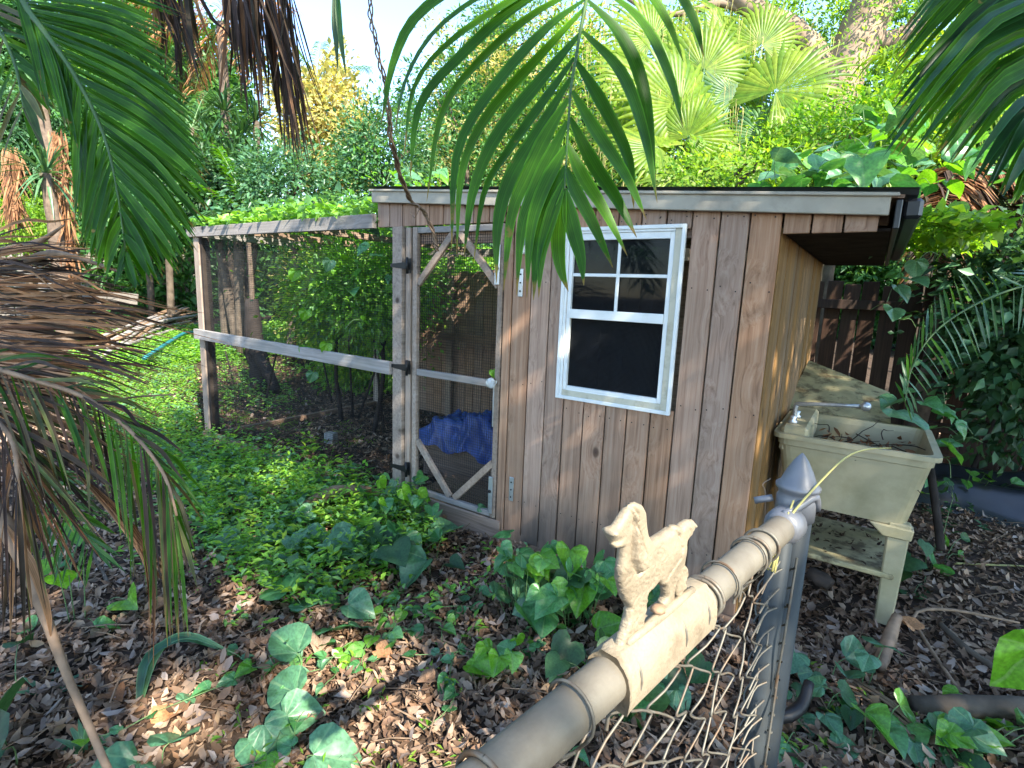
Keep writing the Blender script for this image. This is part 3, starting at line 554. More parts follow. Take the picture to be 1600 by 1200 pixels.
tube('faucet', [(TX0+.07, 3.05, TZ+.03), (TX0+.07, 3.05, TZ+.11), (TX0+.10, 3.04, TZ+.13), (TX0+.34, 2.98, TZ+.165)], [.012, .011, .011, .009], zinc, sk, 8, 14)
bm = bmesh.new(); bmesh.ops.create_uvsphere(bm, u_segments=14, v_segments=10, radius=.022); me = bpy.data.meshes.new('faucet_knob'); bm.to_mesh(me); bm.free(); link('faucet_knob', me, zinc, sk, (TX0+.365, 2.975, TZ+.168))
for yk in (2.98, 3.14): lathe('tap_handle', [(.02, 0), (.022, .01), (.012, .02), (.018, .035), (.006, .04)], zinc, sk, (TX0+.07, yk, TZ+.036), 10)
# dead twigs in the basin
tw = empty('dead_twigs', (.1, 3.1, .8), 'tangle of dark dead twigs lying in the laundry tub', 'twigs')
mb = MB()
for k in range(26):
    p0 = np.array([rng.uniform(-.15, .2), rng.uniform(2.95, 3.4), rng.uniform(.74, .86)]); d = rdir(1)[0]*[1, 1, .35]; q = [p0]
    for s_ in range(4): d = nrm(d+rdir(1)[0]*.5); q.append(q[-1]+d*.055)
    mb.tube(smoothpath(q, 9), [.003, .0012], 4)
link('twig', mb.me('twig', (.1, 3.1, .8)), darkbark, tw, (.1, 3.1, .8), kind='stuff')
# debris board leaning behind the tub
b0_ = P(1266, 566, 4.2); b1_ = P(1385, 612, 3.7)
q4 = [at(1264, 563, 1, 4.25), at(1390, 613, 1, 4.0), at(1392, 662, 1, 3.6), at(1228, 634, 1, 3.62)]; q4 = np.array(q4)
link('leaning_sheet', mesh('leaning_sheet', np.vstack([q4, q4-[0, 0, .015]]), [(0, 3, 2, 1), (4, 5, 6, 7), (0, 1, 5, 4), (1, 2, 6, 5), (2, 3, 7, 6), (3, 0, 4, 7)]), tubd, label='stained pale panel leaning behind the laundry tub', cat='board')
0 and beam('leaning_plank', (-.30, 4.35, 1.20), (.28, 3.95, .98), .05, .03, (0, 0, 1), fencew, None, label='narrow sunlit plank resting behind the tub by the shed wall', cat='plank')
tube('shelf_log', [P(1262, 893, 2.62), P(1285, 905, 2.58), P(1298, 915, 2.55)], [.035, .038, .03], darkbark, None, 8, 6, .1, label='short dark rotten log lying on the tub shelf', cat='log')

# ------------------------------------------------------------------ gate and chain link
PZ = 1.15; ga = np.array([-.181, .310]); gb = np.array([-.068, .955]); gd = nrm(gb-ga); gn = np.array([gd[1], -gd[0]])     # gn points to the camera's side
def gp(s, z, o=0.): q = ga+gd*s+gn*o; return np.array([q[0], q[1], z])
SL = np.linalg.norm(gb-ga)
gate = empty('chain_link_gate', gp(SL, 0), 'galvanised chain link gate with thick top pipe in the foreground', 'gate')
tube('top_pipe', [gp(-1.0, PZ), gp(.0, PZ), gp(SL-.02, PZ)], .0208, galv, gate, 24, 12)
for s_, wd in ((.305, .012), (.47, .004), (.505, .004), (-.045, .005)):
    mb = MB()
    for k in range(2 if wd > .01 else 1):
        a = np.linspace(0, 2*np.pi, 26); rr_ = .0238
        mb.tube(np.array([gp(s_+k*.008+.003*math.sin(t_), PZ+rr_*math.cos(t_), rr_*math.sin(t_)) for t_ in a]), .0024, 6)
    link('clamp_band', mb.me('clamp_band'), galvw, gate, (0, 0, 0))
tube('upright_pipe', [gp(SL-.055, 0, .0), gp(SL-.055, PZ-.02, .0)], .017, darkz, gate, 16, 4)
wires = []
dm = .052
for k in range(-8, int((SL-.08)/dm*1.0)+1):
    s0 = k*dm+.02; zz = []; sgn = 1; z = PZ-.028; n = 0
    while z > .03:
        w1 = rng.normal(size=2)*.0035; zz.append(gp(s0+(dm*.5)*(1 if (n+k) % 2 else -1)*1.03+w1[0], z, .003*(1 if n % 2 else -1)+w1[1])); z -= dm*.62; n += 1
    zz = np.array(zz); mb = MB(); q = []
    for i in range(len(zz)-1):
        q += [zz[i]*.90+zz[i+1]*.10, zz[i]*.5+zz[i+1]*.5+rng.normal(size=3)*.0015, zz[i]*.10+zz[i+1]*.90]
    mb.tube(smoothpath(q, len(q)*2), .0015, 6)
    hk = [zz[0]+(0, 0, .0), zz[0]+np.array([gd[0]*.012, gd[1]*.012, .016]), zz[0]+np.array([gd[0]*.022, gd[1]*.022, .004]), zz[0]+np.array([gd[0]*.020, gd[1]*.020, -.03])]
    mb.tube(smoothpath(hk, 9), .0019, 6)
    link('mesh_wire', mb.me('mesh_wire'), galvw, gate, (0, 0, 0))
# ties from pipe to mesh
for s_ in (.055, .13, .22, .275, .36, .455):
    mb = MB(); a = np.linspace(-.6, 3.6, 14); mb.tube(np.array([gp(s_+.004*i/14, PZ+.0250*math.sin(t_), .0250*math.cos(t_)) for i, t_ in enumerate(a)]), .0017, 5)
    mb.tube(smoothpath([gp(s_, PZ-.014, .021), gp(s_+.008, PZ-.035, .008), gp(s_+.004, PZ-.055, -.006), gp(s_-.01, PZ-.04, .0), gp(s_-.004, PZ-.028, .012)], 14), .0017, 5) if s_ != .36 else None
    link('tie_wire', mb.me('tie_wire'), galvw, gate, (0, 0, 0))
mb = MB()
for k in range(34):                                           # woven wire turned round the upright
    z = PZ-.06-k*.033; a = np.linspace(rng.uniform(-.4, .4), 3.6+rng.uniform(-.5, .5), 12)
    mb.tube(np.array([gp(SL-.055+(.024+.004*math.sin(t_*3))*math.sin(t_), z-.016*t_, .024*math.cos(t_)) for t_ in a]), .0019, 5)
    mb.tube(smoothpath([gp(SL-.055-.02, z, .012), gp(SL-.095, z-.01+rng.normal()*.006, .002), gp(SL-.118, z-.03, 0)], 6), .0018, 5)
for k in range(5): mb.tube(smoothpath([gp(SL-.055+rng.normal()*.008, PZ-.05-.2*k, .022), gp(SL-.055+rng.normal()*.012, PZ-.16-.2*k, .027), gp(SL-.055+rng.normal()*.008, PZ-.27-.2*k, .022)], 8), .002, 5)
link('end_coil', mb.me('end_coil'), galvw, gate, (0, 0, 0))
post = empty('gate_post', gp(SL+.0, 0), 'galvanised gate post with pointed grey cap', 'post')
tube('post_pipe', [gp(SL, 0, 0), gp(SL, PZ+.03, 0)], .027, darkz, post, 20, 3)
lathe('post_cap', [(.030, -.035), (.030, .0), (.027, .006), (.029, .012), (.033, .016), (.0335, .021), (.027, .026), (.020, .044), (.011, .062), (.003, .073), (.0005, .075)], capm, post, (*gp(SL, 0)[:2], PZ+.035), 28)
lathe('rail_cup', [(.0275, -.026), (.029, -.024), (.029, .0), (.0255, .006), (.0235, .012)], capm, gate, (0, 0, 0), 20)
o = bpy.data.objects['rail_cup']; o.location = Vector(gp(SL-.055, PZ))-offs(gate); o.rotation_euler = Vector((-gd[0], -gd[1], 0)).to_track_quat('Z', 'Y').to_euler()
tube('strap', [gp(SL-.060, PZ+.022, .0), gp(SL-.03, PZ+.030, .012), gp(SL-.006, PZ+.045, .027), gp(SL+.01, PZ+.02, .03)], [.006, .008, .006], capm, post, 6, 8)
tube('latch_bolt', [gp(SL-.02, PZ+.03, -.03), gp(SL-.03, PZ+.02, -.055)], .006, capm, post, 8, 3)
stw = empty('straw_stems', gp(SL, PZ), 'dry yellow straw stems curling over the gate post cap', 'plant stem')
def pth(name, pts, r, mat, par, **k): return tube(name, [P(*p) for p in pts], r, mat, par, 6, 22, **k)
dpost = float(px(gp(SL, PZ))[2])
pth('stem', [(1206, 893, dpost-.07), (1222, 830, dpost-.06), (1236, 805, dpost-.05), (1275, 760, dpost-.04), (1320, 716, dpost-.0), (1355, 702, dpost+.03), (1392, 700, dpost+.05)], [.0022, .0018, .0009], straw, stw)
pth('stem', [(1210, 895, dpost-.06), (1219, 850, dpost-.06), (1226, 820, dpost-.05), (1240, 782, dpost-.04)], [.002, .0015], straw, stw)
pth('stem', [(1200, 890, dpost-.05), (1215, 855, dpost-.06), (1228, 835, dpost-.06), (1232, 800, dpost-.05)], [.0018, .0012], straw, stw)
pth('stem', [(1196, 815, dpost+.02), (1196, 770, dpost+.02), (1192, 757, dpost+.02), (1204, 748, dpost+.03)], [.0012, .001], rachd, stw)

# ------------------------------------------------------------------ cast dog
dog = empty('dog_ornament', gp(.30, PZ+.02), 'cream painted cast metal standing dog ornament clamped on the gate pipe', 'ornament')
sil = [(205,265),(240,240),(270,195),(298,150),(330,110),(365,97),(400,110),(420,150),(425,230),(432,290),(455,335),(500,310),(560,275),(600,243),(620,240),(642,250),(660,228),(690,207),(720,207),(742,235),(738,255),(715,270),(700,305),(675,327),(660,345),(662,400),(660,470),(680,500),(683,540),(668,580),(676,625),(650,655),(618,700),(612,690),(608,650),(612,590),(600,640),(598,705),(565,770),(535,792),(520,780),(525,720),(545,690),(540,620),(512,612),(496,590),(430,665),(425,720),(415,790),(405,870),(400,925),(330,985),(262,1018),(250,1003),(270,940),(295,880),(312,820),(318,750),(290,710),(270,650),(260,590),(260,520),(270,460),(275,378),(235,385),(215,370),(205,330),(195,290)]
pn = np.array([gn[0], gn[1], 0.])
def toplane(xs_, ys_):                                        # outline of the casting in its own plane above the pipe
    out = []
    for x, y in zip(xs_, ys_):
        q = ray(900+x/4, 760+y/4); p0 = gp(0, 0); t_ = ((p0-EYE)@pn)/(q@pn); p = EYE+q*t_; out.append(((p[:2]-ga)@gd, p[2]))
    return np.array(out)
S2 = toplane(*zip(*sil)); ear = toplane([330, 352, 348, 372, 392, 385, 350, 338, 322, 328, 342], [120, 170, 240, 330, 420, 480, 520, 500, 440, 330, 230])
s0_, s1_ = S2[:, 0].min(), S2[:, 0].max(); z0_, z1_ = S2[:, 1].min(), S2[:, 1].max(); print('dog', s0_, s1_, z0_, z1_)
st_ = .0013; gs = np.arange(s0_-.004, s1_+.004, st_); gz_ = np.arange(z0_-.004, z1_+.004, st_)
ss, zz_ = np.meshgrid(gs, gz_, indexing='ij')
def sdf(poly):
    d = np.full(ss.shape, 9.)
    for i in range(len(poly)):
        a, b_ = poly[i], poly[(i+1) % len(poly)]; ab = b_-a; t_ = np.clip(((ss-a[0])*ab[0]+(zz_-a[1])*ab[1])/(ab@ab+1e-12), 0, 1)
        d = np.minimum(d, np.hypot(ss-a[0]-t_*ab[0], zz_-a[1]-t_*ab[1]))
    return np.where(inpoly(ss, zz_, [tuple(q) for q in poly]), d, -d)
dd = sdf(S2); de = sdf(ear)
H = .0055*np.sqrt(np.clip(1-(1-np.clip(dd, 0, .0055)/.0055)**2, 0, 1))
H += .0042*sstep(-.0004, .0025, de)-.0035*np.exp(-(de+.0016)**2/.0000022)       # the long ear stands proud
fz = (zz_-z0_)/(z1_-z0_); fs = (ss-s0_)/(s1_-s0_)
fur = .0007*np.sin(ss*900+3*np.sin(zz_*260)+zz_*190)*np.sin(zz_*330+2.2*np.sin(ss*300))
furm = np.clip(sstep(-.001, .002, de)+(fs < .55)*(fz < .62)*.9+(fz < .32)*.8+(fs > .86)*1.2, 0, 1.2)
H += fur*furm*(dd > .001)
def bump(x, y, r, h):
    c = toplane([x], [y])[0]; return h*np.exp(-((ss-c[0])**2+(zz_-c[1])**2)/(r*r))
H += bump(322, 225, .003, -.004)+bump(322, 205, .004, .0012)+bump(212, 285, .004, .003)+bump(240, 338, .0035, -.0025)+bump(222, 342, .003, -.0025)+bump(262, 322, .003, -.0015)+bump(560, 400, .022, .004)+bump(400, 480, .022, .004)+bump(620, 400, .016, .004)
hl = toplane([590, 612, 612, 600, 575, 545], [262, 300, 370, 430, 490, 560])
for a, b_ in zip(hl[:-1], hl[1:]):
    ab = b_-a; t_ = np.clip(((ss-a[0])*ab[0]+(zz_-a[1])*ab[1])/(ab@ab), 0, 1); H -= .0028*np.exp(-(((ss-a[0]-t_*ab[0])**2+(zz_-a[1]-t_*ab[1])**2)/.0000022))
ins = dd > -st_*.3; idx = -np.ones(ss.shape, int); idx[ins] = np.arange(ins.sum()); n0 = ins.sum()
H = np.maximum(H, .0004)
base2 = ga[None]+np.outer(ss[ins], gd); fr_ = np.column_stack([base2+np.outer(H[ins], gn), zz_[ins]]); bk_ = np.column_stack([base2-np.outer(H[ins], gn), zz_[ins]])
ok = ins[:-1, :-1] & ins[1:, :-1] & ins[1:, 1:] & ins[:-1, 1:]; I = np.stack([idx[:-1, :-1][ok], idx[1:, :-1][ok], idx[1:, 1:][ok], idx[:-1, 1:][ok]], 1)
edges = {}
for q in I:
    for a, b_ in ((q[0], q[1]), (q[1], q[2]), (q[2], q[3]), (q[3], q[0])):
        edges[(int(a), int(b_))] = 1
rim = np.array([(a, a+n0, b_+n0, b_) for (a, b_) in edges if (b_, a) not in edges])
link('dog_body', mesh('dog_body', np.vstack([fr_, bk_]), np.vstack([I, I[:, ::-1]+n0, rim]), True), castm, dog, (0, 0, 0))
bs0, bs1 = toplane([215], [1110])[0][0]-.004, toplane([735], [660])[0][0]+.012
mb = MB(); hp = [(.0236, -.022), (.0252, -.008), (.0245, .004), (.0215, .0145), (.0165, .0215), (.0125, .0245), (.0105, .0275), (.0085, .0290)]; prof = [(-a_, b_) for a_, b_ in hp]+hp[::-1]
V = [gp(s_, PZ+z, o_) for s_ in (bs0, bs0+.006, bs1-.006, bs1) for o_, z in prof]; V = np.array(V); np_ = len(prof)
for i_ in (0, 3): V[i_*np_:(i_+1)*np_, 2] -= .003
mb.add(V, np.array([[i*np_+j, i*np_+j+1, (i+1)*np_+j+1, (i+1)*np_+j] for i in range(3) for j in range(np_-1)]))
me = mesh('saddle', np.vstack(mb.V), [tuple(map(int, f)) for f in mb.F[0]]+[tuple(range(np_)), tuple(range(3*np_, 4*np_))[::-1]], True)
link('saddle', me, castm, dog, (0, 0, 0))
tube('ridge', [gp(bs0+.02, PZ+.030, .006), gp(bs1-.03, PZ+.030, .006)], [.004, .006, .004], castm, dog, 8, 6)
lathe('bolt', [(.008, 0), (.007, .004), (.003, .006)], rachd, dog, tuple(gp((bs0+bs1)/2-.012, PZ+.036, .004)), 8)

# ------------------------------------------------------------------ fences
lf = empty('left_fence', tuple(P(150, 480, 14.5)), 'weathered grey picket privacy fence beyond the garden at left', 'fence')
A = P(-60, 480, 14.0); B = P(330, 470, 16.5); A[2] = gz(A[0], A[1]); B[2] = gz(B[0], B[1]); ln = np.linalg.norm(B[:2]-A[:2]); fd = nrm(B[:2]-A[:2]); fn = np.array([fd[1], -fd[0]]); ang = math.atan2(fd[1], fd[0])
k = 0; s_ = 0
pk = [None]*3
for q in range(3):
    h = 1.9; o = box('picket', (-.068, -.009, 0), (.068, .009, h), fencew, lf, .004); pk[q] = o.data; C.objects.unlink(o); bpy.data.objects.remove(o)
while s_ < ln:
    c = A+(B-A)*(s_/ln); o = link('picket', pk[k % 3], None, lf, (c[0], c[1], gz(c[0], c[1])+.95+rng.uniform(-.03, .03))); o.rotation_euler = (rng.normal()*.01, rng.normal()*.012, ang); s_ += .142; k += 1
for z in (.35, 1.0, 1.6):
    beam('rail', (A[0]+fn[0]*.04, A[1]+fn[1]*.04, A[2]+z), (B[0]+fn[0]*.04, B[1]+fn[1]*.04, B[2]+z), .09, .04, (*fn, 0), lumX, lf)
for s_ in (1.5, 4.2, 6.9, 9.6):
    if s_ < ln: c = A+(B-A)*(s_/ln); beam('fence_post', (c[0]+fn[0]*.1, c[1]+fn[1]*.1, c[2]-.1), (c[0]+fn[0]*.1, c[1]+fn[1]*.1, c[2]+1.95), .1, .09, (*fn, 0), lumZ, lf)
for (a1_, b1_, lab) in (((30, 415, 10.6), (165, 470, 10.0), 'grey plank leaning diagonally against the left picket fence'), ((60, 450, 11.2), (215, 468, 11.0), 'short broken plank lying level low on the left picket fence')):
    beam('loose_plank', P(*a1_), P(*b1_), .22, .03, tuple(-fw), fencew, None, label=lab, cat='plank')
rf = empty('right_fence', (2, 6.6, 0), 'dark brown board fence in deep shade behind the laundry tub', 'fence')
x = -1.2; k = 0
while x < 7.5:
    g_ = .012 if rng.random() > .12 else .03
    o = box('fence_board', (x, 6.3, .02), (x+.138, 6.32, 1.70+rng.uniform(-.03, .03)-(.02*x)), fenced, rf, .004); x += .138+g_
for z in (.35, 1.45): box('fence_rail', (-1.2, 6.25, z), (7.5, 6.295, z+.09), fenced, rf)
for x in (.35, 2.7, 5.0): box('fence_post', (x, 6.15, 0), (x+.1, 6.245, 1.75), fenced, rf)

# ------------------------------------------------------------------ foliage builders
def rot_to(d, n, s=1.):
    """matrix whose local y follows d and whose local z is close to n"""
    d = nrm(d); x = nrm(np.cross(d, n)); z = np.cross(x, d)
    return Matrix(((x[0]*s, d[0]*s, z[0]*s, 0), (x[1]*s, d[1]*s, z[1]*s, 0), (x[2]*s, d[2]*s, z[2]*s, 0), (0, 0, 0, 1)))
def put(name, me, parent, pos, d, n, s=1., **k):
    o = bpy.data.objects.new(name, me); C.objects.link(o); o.parent = parent
    m_ = rot_to(d, n, s); pos = Vector([float(v) for v in pos])-(offs(parent) if parent else Vector((0, 0, 0)))
    m_.translation = pos; o.matrix_basis = m_; return tag(o, **k)
def heart_mesh(mat, cup=.25, droop=.25, fold=0., wav=.03):
    ys = [.13, .34, .58, .82, 1.07]; e = [(.10, .02), (.30, -.03), (.47, .12), (.52, .34), (.44, .58), (.25, .82)]
    V = []; zf = lambda x, y: cup*abs(x)*.9-droop*y*y*.5-fold*max(0, abs(x)-.25)+wav*math.sin(9*y+4*x)
    for y in ys: V.append((0, y, zf(0, y)-.02))
    for sx in (-1, 1):
        for x, y in e: V.append((sx*x, y, zf(sx*x, y)))
    # inner ring for a rounded blade
    for sx in (-1, 1):
        for x, y in ((.24, .16), (.26, .38), (.22, .60)): V.append((sx*x, y, zf(sx*x, y)+.035))
    F = []
    for k, sx in enumerate((-1, 1)):
        E0 = 5+k*6; I0 = 17+k*3; f = [(0, E0, E0+1, I0), (I0, E0+1, E0+2), (I0, E0+2, E0+3, I0+1), (I0+1, E0+3, E0+4), (I0+1, E0+4, I0+2), (I0+2, E0+4, E0+5), (I0+2, E0+5, 4, 3),
              (0, I0, 1), (1, I0, I0+1), (1, I0+1, 2), (2, I0+1, I0+2), (2, I0+2, 3)]
        F += [q if sx < 0 else q[::-1] for q in f]
    me = mesh('leaf', V, F, True); me.materials.append(mat); return me
HM = {}
for nm, mt in (('g', lf_heart), ('b', lf_heartb), ('c', lf_heartc), ('d', lf_dark)):
    HM[nm] = [heart_mesh(mt, .25, .3), heart_mesh(mt, .5, .45, 0, .05), heart_mesh(mt, .05, .5, .2, .04), heart_mesh(mt, .8, .2, 0, .03)]
def heart(parent, pos, size, kind='g', d=None, n=None, name='leaf'):
    if d is None: d = rdir(1)[0]*[1, 1, .5]+[0, 0, -.1]
    if n is None: n = nrm(rdir(1)[0]*.55+[0, 0, 1])
    return put(name, HM[kind][rng.integers(4)], parent, pos, d, n, size)
def plant(name, label, cat, spots, group=None, ground=True, kinds='ggcb', vary=.35, stemmat=greenst, toeye=.35):
    """a leafy plant: spots are (position, leaf size) with a thin stem to each leaf"""
    sp = [np.asarray(p_, float) for p_, s_ in spots]; o = np.mean(sp, 0).copy(); o[2] = 0 if ground else o[2]
    e = empty(name, o, label, cat, group); mb = MB()
    for (p_, s_) in spots:
        p_ = np.asarray(p_, float); s_ = s_*(1+vary*rng.uniform(-1, 1)); d = nrm(rdir(1)[0]*[1, 1, .35]+[0, 0, -.25]); n = nrm(rdir(1)[0]*.5+[0, 0, .9]-fw*toeye+SUN*.2)
        heart(e, p_, s_, kinds[rng.integers(len(kinds))], d, n)
        root = o*.5+p_*.5 if ground else p_+rdir(1)[0]*.12; root = np.array(root)
        if ground: root[2] = gz(root[0], root[1])-.01
        mid = (root+p_)/2+[0, 0, .03]; mb.tube(smoothpath([root, mid, p_+d*s_*.13], 6), [.0025, .0015], 4)
    link('stem', mb.me('stem', o), stemmat, e, o, **({'kind': 'stuff'} if len(spots) > 1 else {})); return e
def leaflet(name, ctrl, w_, nref, mat, parent, n=9, fold=.35, twist=0., peak=.3):
    pts = smoothpath(ctrl, n); T = nrm(np.gradient(pts, axis=0)); o = pts[0].copy(); V = []
    for i in range(n):
        t_ = i/(n-1); wt = w_*.5*(min(1, (t_+.04)/peak)**.6 if t_ < peak else max(.03, 1-((t_-peak)/(1-peak))**2.0))
        nn = np.asarray(nref, float)
        if twist: a = twist*t_; sx = nrm(np.cross(T[i], nn)); nn = nn*math.cos(a)+sx*math.sin(a)
        s_ = nrm(np.cross(T[i], nn)); n2 = np.cross(s_, T[i])
        V += [pts[i]+s_*wt+n2*wt*fold, pts[i], pts[i]-s_*wt+n2*wt*fold]
    F = np.array([[i*3+j, i*3+j+1, i*3+j+4, i*3+j+3] for i in range(n-1) for j in (0, 1)])
    V = np.array(V)-o
    if parent is None: return V+o, F
    me = mesh(name, V, F, True); at_ = me.attributes.new('across', 'FLOAT', 'POINT'); at_.data.foreach_set('value', np.tile([1., 0., -1.], n).astype(np.float32)); at_ = me.attributes.new('along', 'FLOAT', 'POINT'); at_.data.foreach_set('value', np.repeat(np.linspace(0, 1, n), 3).astype(np.float32))
    return link(name, me, mat, parent, o)

# ------------------------------------------------------------------ the frond in the middle, hanging close to the lens
cf = empty('palm_frond', P(915, 10, .92), 'large dark green feathery palm frond hanging down in front of the shed roof', 'palm frond')
cro = lambda q, d: P(q[0]/2.667+500, q[1]/2.667, d)
rp = [(1150, -260), (1120, -60), (1110, 0), (1085, 130), (1065, 250), (1045, 370), (1038, 480), (1030, 600), (1025, 690), (1020, 790)]
rd = np.linspace(1.02, .84, len(rp))
tube('rachis', [cro(q, d) for q, d in zip(rp, rd)], [.0042, .003, .0022, .0014], rach, cf, 8, 30)
def rdep(y): return float(np.interp(y, [q[1] for q in rp], rd))
LLF = [[(1150,-330),(700,-120),(420,60),(310,260),(255,520)],[(1150,-270),(760,-60),(500,120),(365,330),(310,560)],[(1140,-200),(830,-10),(560,170),(400,360),(350,650)],
 [(1130,-120),(840,20),(600,230),(420,440),(375,745)],[(1115,-50),(900,60),(660,270),(510,480),(445,840)],[(1112,-5),(940,130),(720,380),(575,640),(548,1040)],
 [(1108,30),(900,260),(700,490),(595,720),(570,1065)],[(1085,140),(930,330),(740,570),(640,800),(600,1070)],[(1062,240),(940,420),(800,620),(690,800),(640,1100)],
 [(1047,325),(880,600),(790,760),(742,940),(735,1180)],[(1036,410),(950,560),(870,730),(800,900),(765,1210)],[(1032,505),(960,660),(890,820),(842,960),(820,1230)],
 [(1030,605),(980,700),(920,830),(880,980),(862,1240)],[(1025,690),(985,790),(935,940),(905,1060),(890,1250)],[(1022,745),(985,850),(950,970),(925,1080),(912,1240)],
 [(1020,785),(1002,900),(995,1010),(1005,1120),(1035,1215)],[(1022,790),(1040,880),(1065,980),(1090,1080),(1100,1190)]]
LRT = [[(1025,700),(1060,800),(1130,930),(1220,1115)],[(1030,600),(1090,740),(1180,880),(1280,1065)],[(1040,490),(1130,680),(1230,830),(1320,990)],[(1050,380),(1150,560),(1270,740),(1360,915)],
 [(1065,255),(1160,420),(1275,650),(1308,870)],[(1090,130),(1250,310),(1345,560),(1405,845)],[(1112,0),(1260,170),(1350,400),(1400,780)],[(1120,-80),(1330,90),(1450,320),(1512,530)],[(1130,-160),(1330,-60),(1440,90),(1515,260)],
 [(1140,-240),(1400,-120),(1540,60),(1600,240)]]
for side, LL in ((-1, LLF), (1, LRT)):
    for q in LL:
        d0 = rdep(q[0][1]); n_ = len(q); dz = rng.uniform(-.05, .05)
        ctrl = [cro(p_, d0+(dz-.03)*(i/(n_-1))**1.5) for i, p_ in enumerate(q)]
        leaflet('leaflet', ctrl, (.030 if side < 0 else .033)*(.62+.38*min(1, math.dist(q[0], q[-1])/650)), nrm(-fw+rt*side*.5+up*.35+rdir(1)[0]*.15), lf_palm, cf, 14, .30, rng.uniform(-.35, .35), .35)
def flexfrond(name, label, rach_px, rdp, tipsA, tipsB, nA, nB, w_, mats, rm=rach, rr=(.008, .003), bend=.25, jit=8, dd=(.1, .1), foldn=.3, nn=9, sag=.0, nref=None, cat='palm frond', group=None, twist=.3, skip=0.):
    e = empty(name, P(*rach_px[0], rdp[0]), label, cat, group)
    rp3 = smoothpath([P(*q, d) for q, d in zip(rach_px, np.interp(np.linspace(0, 1, len(rach_px)), np.linspace(0, 1, len(rdp)), rdp))], 60)
    tube('rachis', rp3[::3], rr, rm, e, 8, 40)
    rpx = smoothpath([(*q, 0) for q in rach_px], 60)[:, :2]
    for side, tips, nL in ((1, tipsA, nA), (-1, tipsB, nB)):
        if not nL: continue
        tp_ = smoothpath([(*q, 0) for q in tips], nL)[:, :2]
        for i in range(nL):
            if rng.random() < skip: continue
            f = (i+.5)/nL; k_ = int(f*59); b_ = rp3[k_]; dep = float((b_-EYE)@fw); tx, ty = tp_[i]+rng.normal(size=2)*jit
            bx2, by2 = rpx[k_]; L_ = math.hypot(tx-bx2, ty-by2); dt = dep+rng.uniform(-dd[0], dd[1]); sx = -1 if tx < bx2 else 1
            mx_, my_ = bx2*.5+tx*.5, by2*.5+ty*.5-L_*bend*.5+rng.normal()*jit*.4
            m2 = (bx2*.22+tx*.78, by2*.22+ty*.78-L_*bend*.32)
            ctrl = [b_, P(mx_, my_, dep*.5+dt*.5), P(*m2, dep*.22+dt*.78), P(tx, ty, dt)]
            mt = mats[rng.integers(len(mats))]
            leaflet('leaflet', ctrl, w_*(rng.uniform(.4, 1.6) if cat != 'palm frond' else rng.uniform(.8, 1.15)), nrm((-fw if nref is None else nref)+up*.4+rdir(1)[0]*.35), mt, e, nn, foldn, rng.uniform(-twist, twist), .3)
    return e
# big frond at the left: long blades to the right, a folded curtain at its left
flexfrond('palm_frond', 'long bright green feathery palm frond arching down at the upper left', [(20, -40), (40, 10), (70, 50), (118, 120), (160, 205), (182, 290), (200, 420)], (1.5, 1.35),
    [(330, -30), (262, 60), (285, 130), (305, 200), (318, 262), (325, 330), (300, 385), (262, 425), (215, 455)], [(60, 130), (85, 178), (112, 205), (122, 260), (126, 330), (130, 375), (150, 410), (185, 445)], 88, 60, .0185, [lf_palm], rr=(.012, .006, .002), bend=.13, jit=6, foldn=.45, twist=.5)
flexfrond('palm_frond', 'green palm frond tip crossing the top left corner of the picture', [(-90, -60), (-20, 20), (20, 90), (40, 180)], (1.7, 1.6), [(110, -10), (100, 80), (90, 150), (60, 240)], [(-60, 100), (-30, 200), (0, 250)], 22, 12, .02, [lf_palm, lf_half], bend=.1)
# right: dark frond
flexfrond('palm_frond', 'dark green palm frond sweeping in from the upper right corner', [(1770, -190), (1735, -60), (1705, 30), (1680, 130), (1660, 230)], (1.25, 1.0),
    [(1395, 45), (1398, 95), (1400, 150), (1408, 192), (1385, 245), (1450, 235), (1480, 250), (1530, 285), (1565, 300), (1600, 330)], [(1900, 0)]*2, 50, 0, .021, [lf_palmd, lf_palm], rr=(.009, .004), bend=.32, jit=6, foldn=.35, twist=.4)
flexfrond('palm_frond', 'small palm frond with thin leaflets reaching in from the right edge', [(1700, 430), (1600, 447), (1520, 478), (1460, 520), (1425, 575), (1412, 640)], (2.1, 1.9),
    [(1600, 432), (1560, 425), (1500, 430), (1460, 465), (1430, 520), (1400, 600)], [(1640, 540), (1590, 520), (1540, 545), (1500, 580), (1460, 610), (1425, 660)], 26, 26, .011, [lf_palm, lf_cool], rr=(.005, .002), bend=.1, jit=3)
# dead strands hanging at the top
for lab, rpx_, tA, nA_, dp in (('dark dead palm frond hanging in strands at the top left', [(230, -60), (262, -40), (300, -35)], [(258, 60), (275, 85), (292, 120), (302, 125), (312, 60)], 46, 1.6),
      ('wide dead palm frond drooping in dark strands left of the blue sky', [(345, -70), (380, -45), (420, -35), (455, -20)], [(356, 70), (372, 130), (395, 150), (420, 170), (440, 200), (462, 245), (475, 250), (468, 190)], 110, 1.7)):
    flexfrond('dead_frond', lab, rpx_, (dp, dp), tA, tA, nA_, 0, .0085, [lf_deadd, lf_deadd, lf_deadd, lf_dead], rachd, (.01, .006), -.05, 20, (.15, .2), .5, twist=2.5, nn=10, cat='dead frond')
for lab, b_, pts_ in (('forked thin grey green leaf tip hanging before the blue sky', (526, -30), [(524, 80), (528, 112), (541, 120)]),):
    e = empty('leaf_tip', P(*b_, 1.0), lab, 'leaf')
    for t_ in pts_: leaflet('blade', [P(*b_, 1.0), P((b_[0]+t_[0])/2-2, t_[1]*.4, 1.0), P(*t_, 1.02)], .012, -fw, lf_palmd, e)
